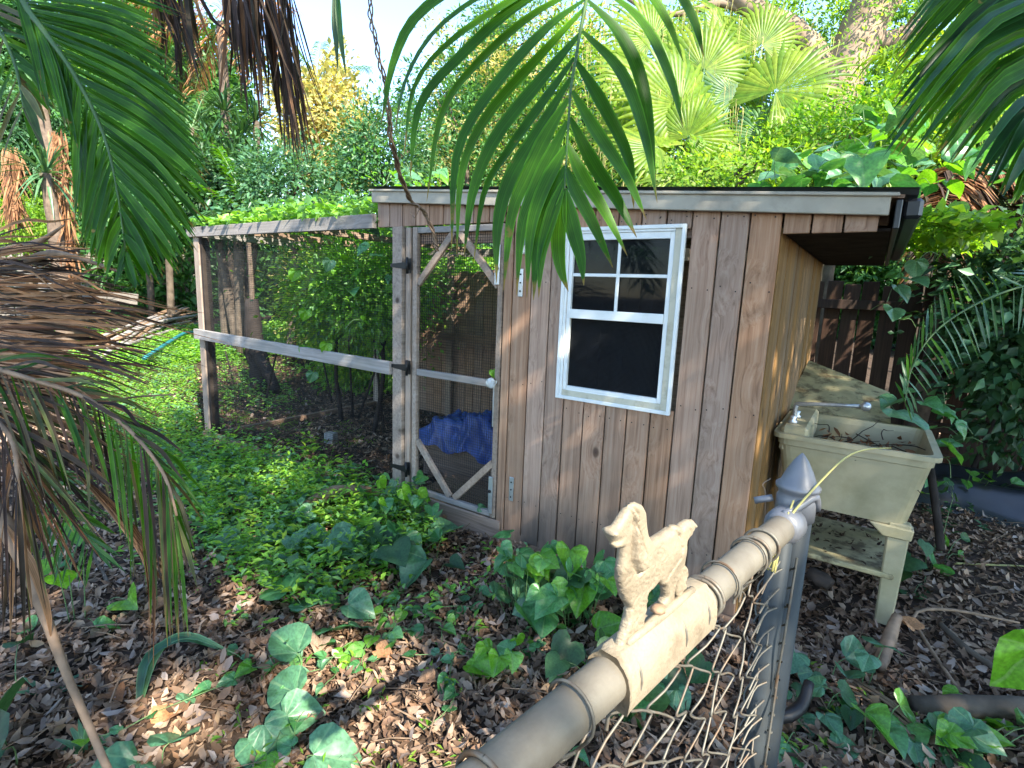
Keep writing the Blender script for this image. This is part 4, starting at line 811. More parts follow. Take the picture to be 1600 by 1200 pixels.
# left foreground: dead frond mass, drooping half dead frond, stalks
flexfrond('dead_frond', 'mass of rust brown dead palm leaflets sweeping right from the left edge', [(-70, 395), (-45, 430), (-35, 480), (-30, 540), (-25, 600)], (1.75, 1.5),
    [(75, 372), (150, 405), (120, 420), (190, 470), (250, 500), (235, 520), (290, 545), (230, 575), (270, 600), (200, 640), (230, 690)], [(-90, 500)]*2, 190, 0, .0078, [lf_dead, lf_dead, lf_oran, lf_oran, lf_deadd, lf_deadd], rachd, (.012, .006), .10, 26, (.3, .35), .55, twist=3., nn=11, cat='dead frond')
flexfrond('dead_frond', 'dark tangle of dead leaflets hanging low at the left edge', [(-60, 600), (-20, 640), (20, 690), (30, 760)], (1.6, 1.4),
    [(150, 640), (210, 720), (200, 800), (150, 840), (90, 900), (60, 960)], [(-60, 800), (0, 960), (10, 1000)], 70, 24, .009, [lf_deadd, lf_deadd, lf_dead, lf_half], rachd, (.01, .006), .08, 22, (.25, .3), .5, twist=2.5, cat='dead frond')
flexfrond('palm_frond', 'half yellowed palm frond drooping to the ground in the left foreground', [(-60, 560), (40, 590), (130, 620), (200, 670), (255, 740), (280, 820)], (1.45, 1.3),
    [(60, 560), (150, 590), (230, 650), (290, 740), (305, 830), (300, 900)], [(20, 760), (90, 790), (150, 760), (200, 850), (235, 930), (270, 1000), (292, 985)], 34, 60, .0095, [lf_half, lf_half, lf_deadd, lf_palm], rachd, (.008, .003), .18, 12, (.15, .2), .5, twist=1.2)
flexfrond('palm_frond', 'low green feathery frond beside the brown stalk at lower left', [(30, 740), (70, 770), (110, 810), (150, 860)], (1.8, 1.75), [(120, 720), (160, 780), (185, 850), (180, 900)], [(30, 830), (50, 870), (80, 900), (130, 910)], 20, 20, .011, [lf_palm, lf_bush], bend=.08)
e = empty('dead_stalk', P(170, 1200, 1.25), 'long bare brown palm stalk slanting down the left foreground', 'stalk')
tube('stalk', [P(-60, 700, 1.5), P(5, 815, 1.42), P(48, 900, 1.38), P(95, 1030, 1.35), P(150, 1160, 1.33), P(195, 1260, 1.3)], [.012, .022, .016, .010, .009, .009], rachd, e, 10, 24, .04)
leaflet('sheath', [P(10, 820, 1.4), P(52, 880, 1.36), P(75, 950, 1.34), P(80, 1000, 1.35)], .022, -fw+rt*.4, lf_dead, e, 10, .8)
e = empty('dead_sheath', P(170, 780, 1.5), 'brown twisted dead leaf sheath splitting into hanging strips at left', 'dead leaf')
for k in range(16):
    x0 = rng.uniform(-8, 10); ex = rng.choice([235, 240, 262, 270]); ey = rng.uniform(900, 1060) if ex < 250 else rng.uniform(850, 960)
    leaflet('strip', [P(120+x0*.5, 735, 1.55), P(185+x0, 805, 1.5), P(225+x0, 860, 1.48), P(ex+x0*.8, 930-rng.uniform(0, 40), 1.46+rng.uniform(0, .05)), P(ex+x0, ey, 1.47)], .014, -fw+rdir(1)[0]*.4, lf_dead, e, 10, .6, rng.uniform(-1, 1))
for lab, pts_ in (('upper bare dead twig curving in from the left edge', [(-40, 400, 1.9), (20, 388, 1.9), (60, 378, 1.85), (100, 352, 1.8)]), ('lower thick dead twig curving in from the left edge', [(-40, 425, 1.8), (20, 418, 1.8), (70, 398, 1.75), (120, 402, 1.7), (185, 425, 1.7)]),
      ('thin dry twig pointing right from the dead fronds', [(130, 640, 1.5), (200, 622, 1.5), (274, 616, 1.5)])):
    e = empty('dead_twig', P(*pts_[0]), lab, 'twig'); tube('twig', [P(*q) for q in pts_], [.011, .014, .003] if 'thin' not in lab else [.004, .002], stickm, e, 7, 16, .05)

# twining vine that drops on the door
e = empty('hanging_vine', P(600, 0, 2.1), 'twisted bare brown vine dropping from the top onto the screen door', 'vine')
vp = [(575, -30, 2.0), (580, 30, 2.05), (592, 90, 2.1), (605, 150, 2.2), (610, 210, 2.3), (622, 262, 2.5), (640, 310, 2.75), (665, 335, 2.9), (680, 375, 2.95), (682, 392, 2.95)]
for ph in (0, 2.1, 4.2):
    c_ = smoothpath([P(*q) for q in vp], 70); tt = np.linspace(0, 1, 70); off = .010*(np.outer(np.cos(tt*55+ph), rt)+np.outer(np.sin(tt*55+ph), fw))*(1 if ph else .3)
    tube('stem', (c_+off)[::1], [.0025, .004, .006, .004], stickm, e, 6, 90)
tube('stem', [P(640, 318, 2.75), P(655, 322, 2.7), P(648, 340, 2.7), P(641, 332, 2.72)], [.003, .002], stickm, e, 5, 14)

# ------------------------------------------------------------------ trees and bushes beyond
def crown(e, parts, mat, name='crown'):
    for q in parts:
        V, F = cloud(*q[:6], **(q[6] if len(q) > 6 else {})); o = np.asarray(q[0], float)
        link(name, mesh(name, V-o, F), mat, e, o, kind='stuff')
def bush(name, label, cat, c, rr, clumps, per, size, mat, aspect=.5, trunk=.07, tm=bark, limbs=5, group=None, mats=None, **k):
    c = np.asarray(c, float); g = gz(c[0], c[1]); e = empty(name, (c[0], c[1], g), label, cat, group)
    crown(e, [(c, rr, clumps, per, size, aspect, k)], mat)
    if mats:
        crown(e, [(c+np.array([0, 0, rr[2]*.1]), np.array(rr)*1.03, int(clumps*.4), per, size, aspect, k)], mats)
    if trunk:
        top = c-[0, 0, rr[2]*.2]; b_ = np.array([c[0]+rng.normal()*.1, c[1], g-.05])
        tube('trunk', [b_, b_*.5+top*.5+rdir(1)[0]*[.1, .1, 0], top], [trunk*1.3, trunk, trunk*.7], tm, e, 8, 8, .05)
        for i_ in range(limbs):
            q = rdir(1)[0]*[1, 1, .7]+[0, 0, .35]; tipp = c+q*np.array(rr)*.75
            tube('limb', [top-[0, 0, .15*rng.random()], top*.5+tipp*.5+rdir(1)[0]*.1, tipp], [trunk*.5, trunk*.3, trunk*.12], tm, e, 5, 6)
    return e
bush('shrub', 'blue green small leaved shrub behind the far end of the wire run roof', 'shrub', P(455, 290, 8.6), (1.0, .9, .55), 170, 34, .085, lf_cool, .45)
bush('shrub', 'blue green shrub between the yellow tree and the shed roof', 'shrub', P(600, 255, 9.2), (.9, .9, .75), 170, 34, .085, lf_cool, .45, mats=lf_bush)
bush('tree', 'golden yellow leaved tree below the patch of blue sky', 'tree', P(510, 205, 11.5), (.85, 1.0, 1.35), 200, 40, .13, lf_yel, .55)
bush('tree', 'yellow and green slender tree rising above the middle of the shed roof', 'tree', P(730, 210, 11.5), (1.2, 1.2, 2.0), 210, 36, .10, lf_bush, .4, mats=lf_yel)
bush('tree', 'tall thin leafed tree above the roof behind the hanging frond', 'tree', P(790, 60, 13), (1.5, 1.5, 1.6), 110, 30, .11, lf_cool, .35, shell=.2, mats=lf_lime)
bush('tree', 'pale olive green tree behind the middle of the hanging frond', 'tree', P(860, 160, 12.5), (1.9, 1.5, 2.6), 240, 34, .11, lf_lime, .4, mats=lf_yel)
bush('tree', 'light green tree at the top left behind the long frond', 'tree', P(205, 90, 13.5), (2.3, 1.6, 2.3), 170, 32, .14, lf_bush, .4, shell=.2, mats=lf_lime)
bush('tree', 'dense dark green tree left of the dracaena', 'tree', P(250, 260, 12), (1.5, 1.4, 1.3), 170, 36, .12, lf_bush, .4, mats=lf_cool, shell=.3)
bush('tree', 'pale hazy green tree at the left edge behind the yucca', 'tree', P(20, 200, 15), (2.6, 1.6, 2.6), 240, 30, .15, lf_cool, .3, shell=.15)
bush('shrub', 'sunlit yellow green bush in front of the left fence top', 'shrub', P(35, 350, 12.6), (1.1, .7, .55), 150, 36, .10, lf_lime, .35)
bush('shrub', 'dark green understory bush below the dracaena', 'shrub', P(345, 305, 9.4), (.9, .8, .7), 200, 40, .10, lf_dark, .45, mats=lf_bush)
bush('shrub', 'sunlit lime green shrub heaped behind the right half of the roof', 'shrub', P(1130, 285, 6.6), (1.1, .7, .33), 100, 34, .07, lf_lime, .5)
bush('shrub', 'sunlit lime green shrub below the leaning oak trunk', 'shrub', P(1330, 235, 6.8), (.9, .8, .5), 150, 40, .075, lf_lime, .5, mats=lf_heartb)
bush('shrub', 'broad green and lime vine covered shrub at the right above the roof end', 'shrub', P(1480, 235, 6.9), (1.2, .8, .85), 280, 40, .085, lf_bush, .55, mats=lf_lime)
bush('tree', 'pale lime leaved tree filling the upper right background', 'tree', P(1480, 80, 11), (2.4, 1.5, 2.0), 300, 34, .12, lf_lime, .45, mats=lf_bush)
bush('shrub', 'lime bush glowing behind the dead palm at the right edge', 'shrub', P(1590, 390, 7.5), (.9, .8, .75), 180, 40, .08, lf_lime, .45)
bush('tree', 'thin lime leaved tree between the fan palms and the oak', 'tree', P(1130, 60, 10.5), (1.6, 1.2, 1.4), 200, 30, .10, lf_lime, .35, shell=.2)
for lab, c_, rr_, m1, m2 in (('leafy blue green bush seen through the left half of the mesh run', (-6.0, 5.15, 1.15), (1.0, .45, 1.25), lf_lime, lf_heartb), ('leafy mid green bush seen through the middle of the mesh run', (-4.6, 5.2, 1.2), (.95, .45, 1.2), lf_weed, lf_lime),
      ('dark leafy bush seen through the right part of the mesh run', (-7.6, 6.2, 1.1), (1.1, .8, 1.4), lf_lime, lf_yel)):
    bush('shrub', lab, 'shrub', c_, rr_, 330, 40, .07, m1, .5, .035, mats=m2, limbs=7, tm=darkbark)
bush('shrub', 'light green leafy shrub growing inside the left half of the wire run', 'shrub', (-4.75, 3.75, 1.42), (.5, .55, .42), 170, 34, .055, lf_lime, .5, .02, mats=lf_cool, limbs=8, tm=darkbark)
bush('shrub', 'leafy shrub growing inside the right half of the wire run', 'shrub', (-4.0, 3.6, 1.45), (.45, .5, .38), 170, 34, .06, lf_weed, .5, .02, mats=lf_heartb, limbs=8, tm=darkbark)
bush('vine_thicket', 'thick dark green vine curtain hanging beside the eave on the right', 'vines', (.95, 5.6, 1.35), (.45, .4, .75), 90, 34, .09, lf_dark, .6, .015, mats=lf_cool, tm=darkbark)

# far belt of woodland that closes the view
mb = MB()
for az in np.arange(-75, 62, 3.1):
    a = rad(az)+YAW*0; d = rng.uniform(19, 26); ax = math.degrees(-YAW)+az; x = d*math.sin(rad(ax)); y = d*math.cos(rad(ax)); q = px([x, y, 3])[:2]
    top = 6.0
    if 380 < q[0] < 690: top = 2.6
    elif q[0] < 380: top = rng.uniform(7, 9.5)
    elif q[0] > 690: top = rng.uniform(5.0, 9.5)
    for zc in np.arange(.8, top, 1.5):
        V, F = cloud((x, y, zc), (1.6, 1.3, 1.3), 70, 28, .25, .5, .5, shell=.1); mb.add(V, F)
link('far_woods', mb.me('far_woods', smooth=False), lf_bush, label='distant mass of mixed green woodland behind the garden', cat='woodland', kind='stuff')

# oak
oak = empty('oak_tree', P(1330, 420, 9.5), 'big leaning brown oak trunk with spreading limbs at the upper right', 'tree'); oak.location.z = 0
d = 8.6
tube('trunk', [P(1250, 470, d), P(1275, 330, d), P(1290, 210, d), P(1325, 100, d), P(1370, 0, d), P(1430, -120, d)], [.34, .32, .30, .33, .36, .4], oakbark, oak, 14, 22, .06)
tube('limb', [P(1300, 130, d+.1), P(1240, 50, d+.2), P(1170, 10, d+.3), P(1080, -60, d+.5)], [.24, .20, .15, .12], oakbark, oak, 10, 16, .06)
tube('limb', [P(1190, 30, d+.3), P(1130, 5, d+.4), P(1060, 22, d+.5), P(1005, 12, d+.6), P(960, -20, d+.7)], [.09, .06, .04, .03], oakbark, oak, 8, 16, .08)
tube('limb', [P(1345, 60, d), P(1400, 60, d+.3), P(1470, 10, d+.5), P(1540, -60, d+.8)], [.16, .12, .10], oakbark, oak, 8, 12, .06)
crown(oak, [(P(1380, 150, d-.5), (.9, .6, .9), 60, 30, .08, .4, {}), (P(1250, 30, d+.4), (1.8, .8, .8), 120, 30, .08, .4, {}), (P(1430, -120, d), (2.5, 1.5, 1.2), 150, 30, .09, .4, {})], lf_lime)

# fan palms
def fan_mesh(mat, nseg=40, span=290, split=.55, droopy=.5, name='fan_leaf'):
    V = []; F = []
    for k in range(nseg):
        a0_ = rad(-span/2+span*k/nseg); a1_ = rad(-span/2+span*(k+1)/nseg); am = (a0_+a1_)/2; R = 1-.18*abs(am)/rad(span/2)+rng.uniform(-.04, .04); dr = droopy*rng.uniform(.5, 1.4); b0 = len(V)
        for r_ in (.03, .3, .55, .75, .9, 1.):
            hw = (a1_-a0_)/2*r_ if r_ <= split else (a1_-a0_)/2*split*max(.06, 1-(r_-split)/(1-split))*1.0
            z = -.10*abs(math.sin(am))*r_-dr*max(0, r_-.55)**1.6*1.6+.06*r_*math.cos(am)
            rr_ = r_*R*(1-.25*dr*max(0, r_-.6)); pl = .018*min(r_, .6)*2
            for sgn, zz0 in ((-1, 0), (0, pl), (1, 0)): V.append((math.sin(am)*rr_+math.cos(am)*hw*sgn, math.cos(am)*rr_-math.sin(am)*hw*sgn, z+zz0))
        for i_ in range(5):
            for j_ in (0, 1): F.append([b0+i_*3+j_, b0+i_*3+j_+1, b0+i_*3+j_+4, b0+i_*3+j_+3])
    me = mesh(name, V, np.array(F)); me.materials.append(mat); return me
FM = [fan_mesh(lf_fan), fan_mesh(lf_fan, 34, 260, .5, .8), fan_mesh(lf_fan2, 38, 280, .5, .5)]
def fanpalm(label, hub, leaves_, trunk=True):
    hub = np.asarray(hub, float); e = empty('fan_palm', (hub[0], hub[1], gz(hub[0], hub[1])), label, 'palm tree')
    if trunk: tube('trunk', [(hub[0], hub[1], 0), (hub[0], hub[1], hub[2]*.6), hub], [.16, .13, .11], palmbark, e, 12, 10, .08)
    for p_, d_, R_, m_ in leaves_:
        p_ = np.asarray(p_, float); v = nrm(np.asarray(d_, float)); n = nrm(-fw*.9+np.array([0, 0, .55])+SUN*.35+rdir(1)[0]*.25)
        put('fan_leaf', FM[m_], e, p_, v, n, R_)
        tube('petiole', [hub, hub*.5+p_*.5+[0, 0, .08], p_+v*.03], [.018, .010, .007], greenst, e, 6, 8)
        mb = MB()
        for k in range(26):
            a = rng.uniform(-2.1, 2.1); tp3 = p_+(v*math.cos(a)+nrm(np.cross(v, n))*math.sin(a))*R_*.88; L_ = rng.uniform(.12, .55)
            mb.tube(smoothpath([tp3, tp3+v*.03+[0, 0, -.04], tp3+[rng.normal()*.02, rng.normal()*.02, -L_]], 6), [.004, .002], 3)
        link('hanging_fibres', mb.me('hanging_fibres', p_), straw, e, p_, kind='stuff')
def W3(x, y, z=0): return rt*x+up*y+fw*z
fanpalm('sunlit yellow green fan palm standing behind the roof right of the hanging frond', P(1075, 300, 7.2), [(P(1062, 165, 6.9), W3(-.4, 1, -.1), 1.15, 0), (P(1075, 215, 6.8), W3(.5, .8, -.2), .8, 1), (P(1030, 230, 6.7), W3(-1, .2), .85, 0),
    (P(1110, 265, 6.6), W3(1, .1), .75, 0), (P(1000, 130, 7.4), W3(-.8, .8), 1.0, 1), (P(1100, 110, 7.6), W3(.1, 1), 1.0, 0), (P(1060, 275, 6.5), W3(-.3, -.6, -.3), .7, 1), (P(985, 200, 7.3), W3(-1, -.3), .9, 1), (P(1020, 60, 7.8), W3(-.3, 1), .9, 0)])
fanpalm('fan palm with a cool green leaf and a bright leaf reaching right to the oak', P(1170, 290, 7.9), [(P(1150, 150, 7.6), W3(-.3, 1, .1), 1.0, 2), (P(1212, 142, 7.3), W3(.9, .75, -.1), 1.15, 0), (P(1190, 70, 8.2), W3(.2, 1), 1.0, 1), (P(1250, 190, 7.4), W3(1, .1), .85, 1),
    (P(1195, 215, 7.5), W3(.1, .9), .7, 2), (P(1140, 60, 8.4), W3(-.6, .9), 1.0, 1), (P(1160, 235, 7.2), W3(-.2, -.5, -.2), .8, 0)])
fanpalm('small fan palm in front of the golden tree left of the shed', P(505, 270, 12.5), [(P(503, 205, 12.3), W3(-.5, 1), .75, 2), (P(515, 195, 12.4), W3(.8, .7), .7, 2), (P(490, 225, 12.2), W3(-1, .2), .7, 2)])
# feather palms far off
def farfrond(e, base, d, L_, ll, mat, n=34, droop=.6, w_=.03):
    d = nrm(d); pts_ = [base]; v = d.copy(); N_ = 12
    for i_ in range(N_): v = nrm(v+np.array([0, 0, -droop/N_*(.4+1.4*i_/N_)])); pts_.append(pts_[-1]+v*L_/N_)
    pts_ = np.array(pts_); mb = MB(); T = nrm(np.gradient(pts_, axis=0))
    for i_ in range(n):
        t_ = .12+.88*i_/n; k_ = t_*N_; a = int(min(k_, N_-1)); c_ = pts_[a]+(pts_[a+1]-pts_[a])*(k_-a); s_ = nrm(np.cross(T[a], [0, 0, 1.]))
        for sg in (-1, 1):
            q = nrm(s_*sg+T[a]*.7+rdir(1)[0]*.15); l_ = ll*(1-.6*abs(t_-.4))
            mb.add(*leaflet('x', [c_, c_+q*l_*.5, c_+q*l_*.95+[0, 0, -l_*.35]], w_, np.array([0, 0, 1.])+rdir(1)[0]*.3, None, None, 4))
    o = pts_[0]; link('frond', mb.me('frond', o), mat, e, o); tube('rachis', pts_[::3], [.015, .005], greenst, e, 5, 10)
def featherpalm(label, hub, fr_, mat, L_=1.6, ll=.5, trunkr=.12, tm=palmbark, group=None):
    hub = np.asarray(hub, float); e = empty('feather_palm', (hub[0], hub[1], gz(hub[0], hub[1])), label, 'palm tree', group)
    if trunkr: tube('trunk', [(hub[0], hub[1], gz(hub[0], hub[1])-.1), (hub[0]+.05, hub[1], hub[2]*.5), hub], [trunkr*1.2, trunkr, trunkr*.9], tm, e, 10, 10, .1)
    for d_ in fr_: farfrond(e, hub, np.asarray(d_, float), L_*rng.uniform(.85, 1.15), ll, mat if not isinstance(mat, list) else mat[rng.integers(len(mat))])
featherpalm('palm with drooping rust orange dead fronds at the top left', P(345, 35, 13), [W3(math.sin(a), math.cos(a)*.7-.3, rng.uniform(-.5, .5)) for a in np.linspace(-2.4, 2.4, 13)], [lf_oran, lf_oran, lf_dead], 2.0, .6)
featherpalm('slender palm with arching fronds before the golden tree', P(495, 130, 13), [W3(math.sin(a), math.cos(a), rng.uniform(-.4, .4)) for a in np.linspace(-1.8, 1.8, 9)], [lf_fan2, lf_yel], 1.25, .4, .05)
featherpalm('young palm with one pale frond arching above the far run corner', P(385, 330, 8.2), [W3(-.3, 1, -.1), W3(.5, 1, .2), W3(-.8, .6, 0), W3(.9, .3, -.1), W3(-1, .1, .2)], [lf_cool, lf_palm], 1.1, .36, .04)
featherpalm('broken palm with hanging brown fronds above the dark right fence', P(1500, 250, 4.6), [W3(math.sin(a), -.35-.3*rng.random(), rng.uniform(-.5, .2)) for a in np.linspace(-1.3, 1.3, 12)], [lf_dead, lf_deadd, lf_half], .95, .40, .07)
featherpalm('palm with yellow green fronds sweeping left from the upper right', P(1640, 60, 5.2), [W3(-1, .25, .1), W3(-1, .0, -.2), W3(-1, -.25, .1), W3(-.8, .7, 0), W3(-.7, -.6, 0), W3(-1, -.45, .3)], [lf_lime, lf_fan], 1.6, .5, .09)
featherpalm('palm with dark narrow fronds among the trees above the left fence', P(300, 200, 10.5), [W3(math.sin(a), math.cos(a)*.6+.2, rng.uniform(-.4, .4)) for a in np.linspace(-2.2, 2.2, 9)], [lf_cool, lf_dark], 1.3, .45, .05)

# dracaenas and yuccas
def spiky(name, label, heads, base, rr_, L_, mat, n=42, tm=bark, w_=.045, cat='dracaena'):
    base = np.asarray(base, float); base[2] = gz(base[0], base[1]); e = empty(name, base, label, cat)
    for h in heads:
        h = np.asarray(h, float); tube('trunk', [base-[0, 0, .05], base*.4+h*.6+rdir(1)[0]*[.1, .1, 0], h], [rr_, rr_*.8, rr_*.6], tm, e, 9, 10, .1); mb = MB()
        for k in range(n):
            q = rdir(1)[0]+[0, 0, .35]; q = nrm(q); l_ = L_*rng.uniform(.7, 1.15)
            mb.add(*leaflet('x', [h, h+q*l_*.5+[0, 0, .02], h+q*l_*.95+[0, 0, -.25*l_*rng.random()]], w_, nrm(np.array([0, 0, 1.])+q*.3), None, None, 6, peak=.35))
        link('leaf_rosette', mb.me('leaf_rosette', h), mat, e, h)
spiky('dracaena', 'dark many headed dracaena with strap leaves behind the wire run', [P(352, 175, 9.4), P(378, 215, 9.2), P(330, 225, 9.6), P(400, 190, 9.5), P(365, 260, 9.0)], P(368, 400, 9.3), .09, .62, lf_dark, 46, bark)
spiky('yucca', 'pale green yucca with a star shaped head on a shaggy trunk at left', [P(72, 272, 8.2)], P(95, 470, 8.4), .13, .75, lf_spike, 60, palmbark, cat='yucca')
spiky('yucca', 'tall yucca with a shaggy trunk rising behind the left frond', [P(60, 150, 9.3)], P(115, 480, 9.5), .16, .7, lf_spike, 60, palmbark, cat='yucca')
for lab, top, bot, dd_ in (('skirt of dry hanging leaves on the trunk of the left yucca', (88, 200), (105, 410), 8.5), ('skirt of pale dry leaves hanging at the far left edge', (15, 230), (20, 330), 8.8)):
    mb = MB(); o = P(*top, dd_)
    for k in range(260):
        t_ = rng.random(); c_ = P(top[0]+(bot[0]-top[0])*t_+rng.normal()*7, top[1]+(bot[1]-top[1])*t_, dd_+rng.normal()*.12); v = np.array([rng.normal()*.08, rng.normal()*.08, -.45*rng.uniform(.6, 1.2)])
        mb.add(*leaflet('x', [c_, c_+v*.5+[rng.normal()*.03, 0, 0], c_+v], .03, -fw+rdir(1)[0]*.5, None, None, 4))
    link('dry_skirt', mb.me('dry_skirt', o), lf_dead, None, o, label=lab, cat='dead leaves', kind='stuff')

# ------------------------------------------------------------------ vines on the roofs
def area_leaves(name, label, cat, n, xr, yr, zf, size, mat, aspect=.75, kind='stuff', mask=None, nup=1.0):
    x = rng.uniform(*xr, n); y = rng.uniform(*yr, n); p_ = np.stack([x, y, zf(x, y)], -1)
    if mask is not None: p_ = p_[mask(x, y)]
    d = rdir(len(p_))*[1, 1, .5]; nn_ = nrm(rdir(len(p_))*.7+[0, 0, nup]); L_ = size*(.5+rng.random(len(p_)))
    V, F = leaves(p_, d, nn_, L_, L_*aspect); o = p_.mean(0); return link(name, mesh(name, V-o, F), mat, None, o, label=label, cat=cat, kind=kind)
def hump(x, y): return .5+.5*np.sin(x*3.1+1)*np.sin(y*2.3+x)
area_leaves('roof_creeper', 'low bright green creeper spread over the top of the wire run', 'creeper', 4500, (-5.2, -2.75), (2.42, 4.6), lambda x, y: 1.97+rng.random(len(x))*(.09+.16*hump(x, y))*np.minimum(1, (y-2.3)*2), .06, lf_weed)
area_leaves('roof_creeper', 'cool green creeper leaves mixed over the back of the wire run', 'creeper', 3500, (-5.4, -2.72), (2.6, 4.8), lambda x, y: 1.95+rng.random(len(x))*(.10+.22*hump(x+1, y)), .055, lf_cool)
area_leaves('roof_creeper', 'thin lime creeper covering the back of the shed roof', 'creeper', 11000, (-2.6, .5), (3.6, 5.1), lambda x, y: 2.12-.0727*(x+2.76)+rng.random(len(x))*(.06+.3*hump(x, y)*np.clip((y-3.5), 0, 1)), .06, lf_lime)
sp = [(at(rng.uniform(612, 690), rng.uniform(262, 297), 1, rng.uniform(3.0, 3.9)), .10) for k in range(26)]
plant('heart_leaf_vine', 'bright heart leaved vine on the shed roof above the door', 'vine', sp, ground=False, kinds='bbgc')
sp = [(at(rng.uniform(1190, 1440), rng.uniform(225, 293), 1, rng.uniform(3.2, 4.6)), .17) for k in range(34)]
plant('heart_leaf_vine', 'large heart leaved vine heaped on the right end of the shed roof', 'vine', sp, ground=False, kinds='gccg')
sp = [(at(rng.uniform(1330, 1600), rng.uniform(160, 290), 1, rng.uniform(4.3, 5.6)), .15) for k in range(50)]
plant('heart_leaf_vine', 'heart leaved vine climbing behind the roof end at the right', 'vine', sp, ground=False, kinds='gcgb')
sp = [(P(x, y, d), s_) for x, y, d, s_ in ((1408, 385, 3.0, .17), (1432, 405, 2.95, .16), (1420, 435, 3.0, .12), (1400, 445, 3.1, .12), (1470, 350, 3.1, .13), (1480, 325, 3.1, .12), (1440, 365, 3.2, .12), (1395, 480, 3.3, .14), (1412, 500, 3.4, .09), (1410, 425, 3.2, .1))]
plant('heart_leaf_vine', 'bluish heart leaves hanging from the roof corner beside the gutter', 'vine', sp, ground=False, kinds='cgc')
sp = [(P(x, y, d), s_) for x, y, d, s_ in ((1392, 640, 3.0, .17), (1405, 625, 3.1, .15), (1440, 628, 3.2, .12), (1455, 645, 3.2, .11), (1475, 640, 3.3, .10), (1490, 660, 3.1, .12), (1478, 690, 3.1, .11), (1495, 690, 3.2, .10), (1480, 715, 3.1, .09), (1460, 670, 3.3, .1), (1430, 610, 3.4, .1), (1380, 655, 3.1, .09))]
plant('heart_leaf_vine', 'heart leaved vine climbing over the right rim of the laundry tub', 'vine', sp, ground=False, kinds='gbcg')
sp = [(P(x, y, d), s_) for x, y, d, s_ in ((1430, 870, 2.9, .17), (1455, 880, 3.0, .18), (1440, 915, 2.9, .15), (1420, 890, 2.9, .12), (1475, 905, 3.0, .14), (1425, 935, 2.8, .10), (1445, 845, 3.0, .10), (1495, 865, 3.2, .09), (1480, 840, 3.3, .08), (1500, 840, 3.3, .08), (1470, 800, 3.4, .08), (1490, 770, 3.4, .08))]
plant('heart_leaf_vine', 'big dark heart leaves growing behind the front leg of the tub', 'vine', sp, kinds='ddg')
sp = [(P(rng.uniform(1440, 1600), rng.uniform(735, 775), rng.uniform(3.8, 4.6)), .08) for k in range(46)]
plant('heart_leaf_vine', 'low leafy vine in front of the dark fence at the right', 'vine', sp, kinds='gdb')
tube('leaning_pole', [P(1452, 722, 3.2), P(1462, 790, 3.1), P(1470, 860, 3.0)], .022, darkbark, None, 8, 5, label='dark slanting pole right of the tub leg', cat='pole')
# leaves on the run mesh
for lab, q in (('heart leaved climber on the upper right corner of the wire run', [(560, 420), (595, 400), (610, 380), (580, 385), (612, 430), (545, 455), (555, 410), (530, 400), (600, 455), (575, 360), (540, 365), (600, 350), (565, 500), (545, 350)]),):
    plant('climber', lab, 'vine', [(at(x, y, 1, 2.5-.03-.04*rng.random()+.10*(rng.random() > .5)), .085) for x, y in q], ground=False, kinds='bgg')
for k, (x, y, a) in enumerate(((463, 422, 2.6), (479, 483, 2.3), (478, 540, 2.2), (512, 535, 2.4), (490, 580, 2.3), (517, 405, 2.5))):
    pos = at(x, y, 1, 2.455); o = put('leaf', HM['b' if k < 4 else 'c'][k % 4], None, pos, W3(math.cos(a)*.5, -1), -fw+rt*.3, .09)
    tag(o, ['bright leaf poking through the upper mesh of the run', 'slim bright leaf just above the middle rail of the run', 'thin leaf standing on the left part of the middle rail', 'leaf standing on the middle rail right of its neighbour', 'pale leaf hanging below the middle rail of the run', 'folded pale leaf near the top of the run mesh'][k], 'leaf')
o = put('leaf', HM['b'][1], None, at(770, 577, 1, 2.48), W3(.2, -1), -fw, .05); tag(o, 'yellow leaf caught in the door mesh above the knob', 'leaf')
o = put('leaf', HM['c'][1], None, at(746, 792, 1, 2.47), W3(1, -.2), -fw, .055); tag(o, 'pale leaf in the bottom right corner of the screen door', 'leaf')

# ------------------------------------------------------------------ ground layers
def scatter(n, xr=(-9, 3.6), yr=(.2, 8.5), near=2.2, poly=None, pw=1.6):
    x = rng.uniform(*xr, n); y = rng.uniform(*yr, n); r = np.hypot(x, y); keep = rng.random(n) < np.minimum(1, (near/r)**pw)
    x, y = x[keep], y[keep]; q = px(np.stack([x, y, np.zeros(len(x))], -1)); ok = (q[:, 2] > .2) & (q[:, 0] > -350) & (q[:, 0] < 1950) & (q[:, 1] < 1500)
    ok &= ~((x > -2.6) & (x < -.34) & (y > 2.48) & (y < 4.6))
    if poly is not None: ok &= np.any([inpoly(q[:, 0], q[:, 1], pl) for pl in poly], 0)
    return x[ok], y[ok]
x, y = scatter(400000); z = gz(x, y)+rng.random(len(x))**1.5*.035
d = rdir(len(x))*[1, 1, .35]; nn_ = nrm(rdir(len(x))*.55+[0, 0, 1]); L_ = rng.uniform(.02, .062, len(x)); print('litter', len(x))
V, F = ovals(np.stack([x, y, z], -1), d, nn_, L_, L_*rng.uniform(.3, .55, len(x)))
link('leaf_litter', mesh('leaf_litter', V, F), lf_lit, label='brown mulch of fallen oak leaves covering the ground', cat='leaf litter', kind='stuff')
x, y = scatter(22000); z = gz(x, y)+.008+rng.random(len(x))*.035; d = rdir(len(x))*[1, 1, .5]; L_ = rng.uniform(.035, .075, len(x))
V, F = ovals(np.stack([x, y, z], -1), d, nrm(rdir(len(x))*.8+[0, 0, 1]), L_, L_*rng.uniform(.35, .6, len(x)))
link('leaf_litter', mesh('leaf_litter', V, F), lf_lit2, label='larger curled pale dry leaves lying on top of the brown mulch', cat='leaf litter', kind='stuff')
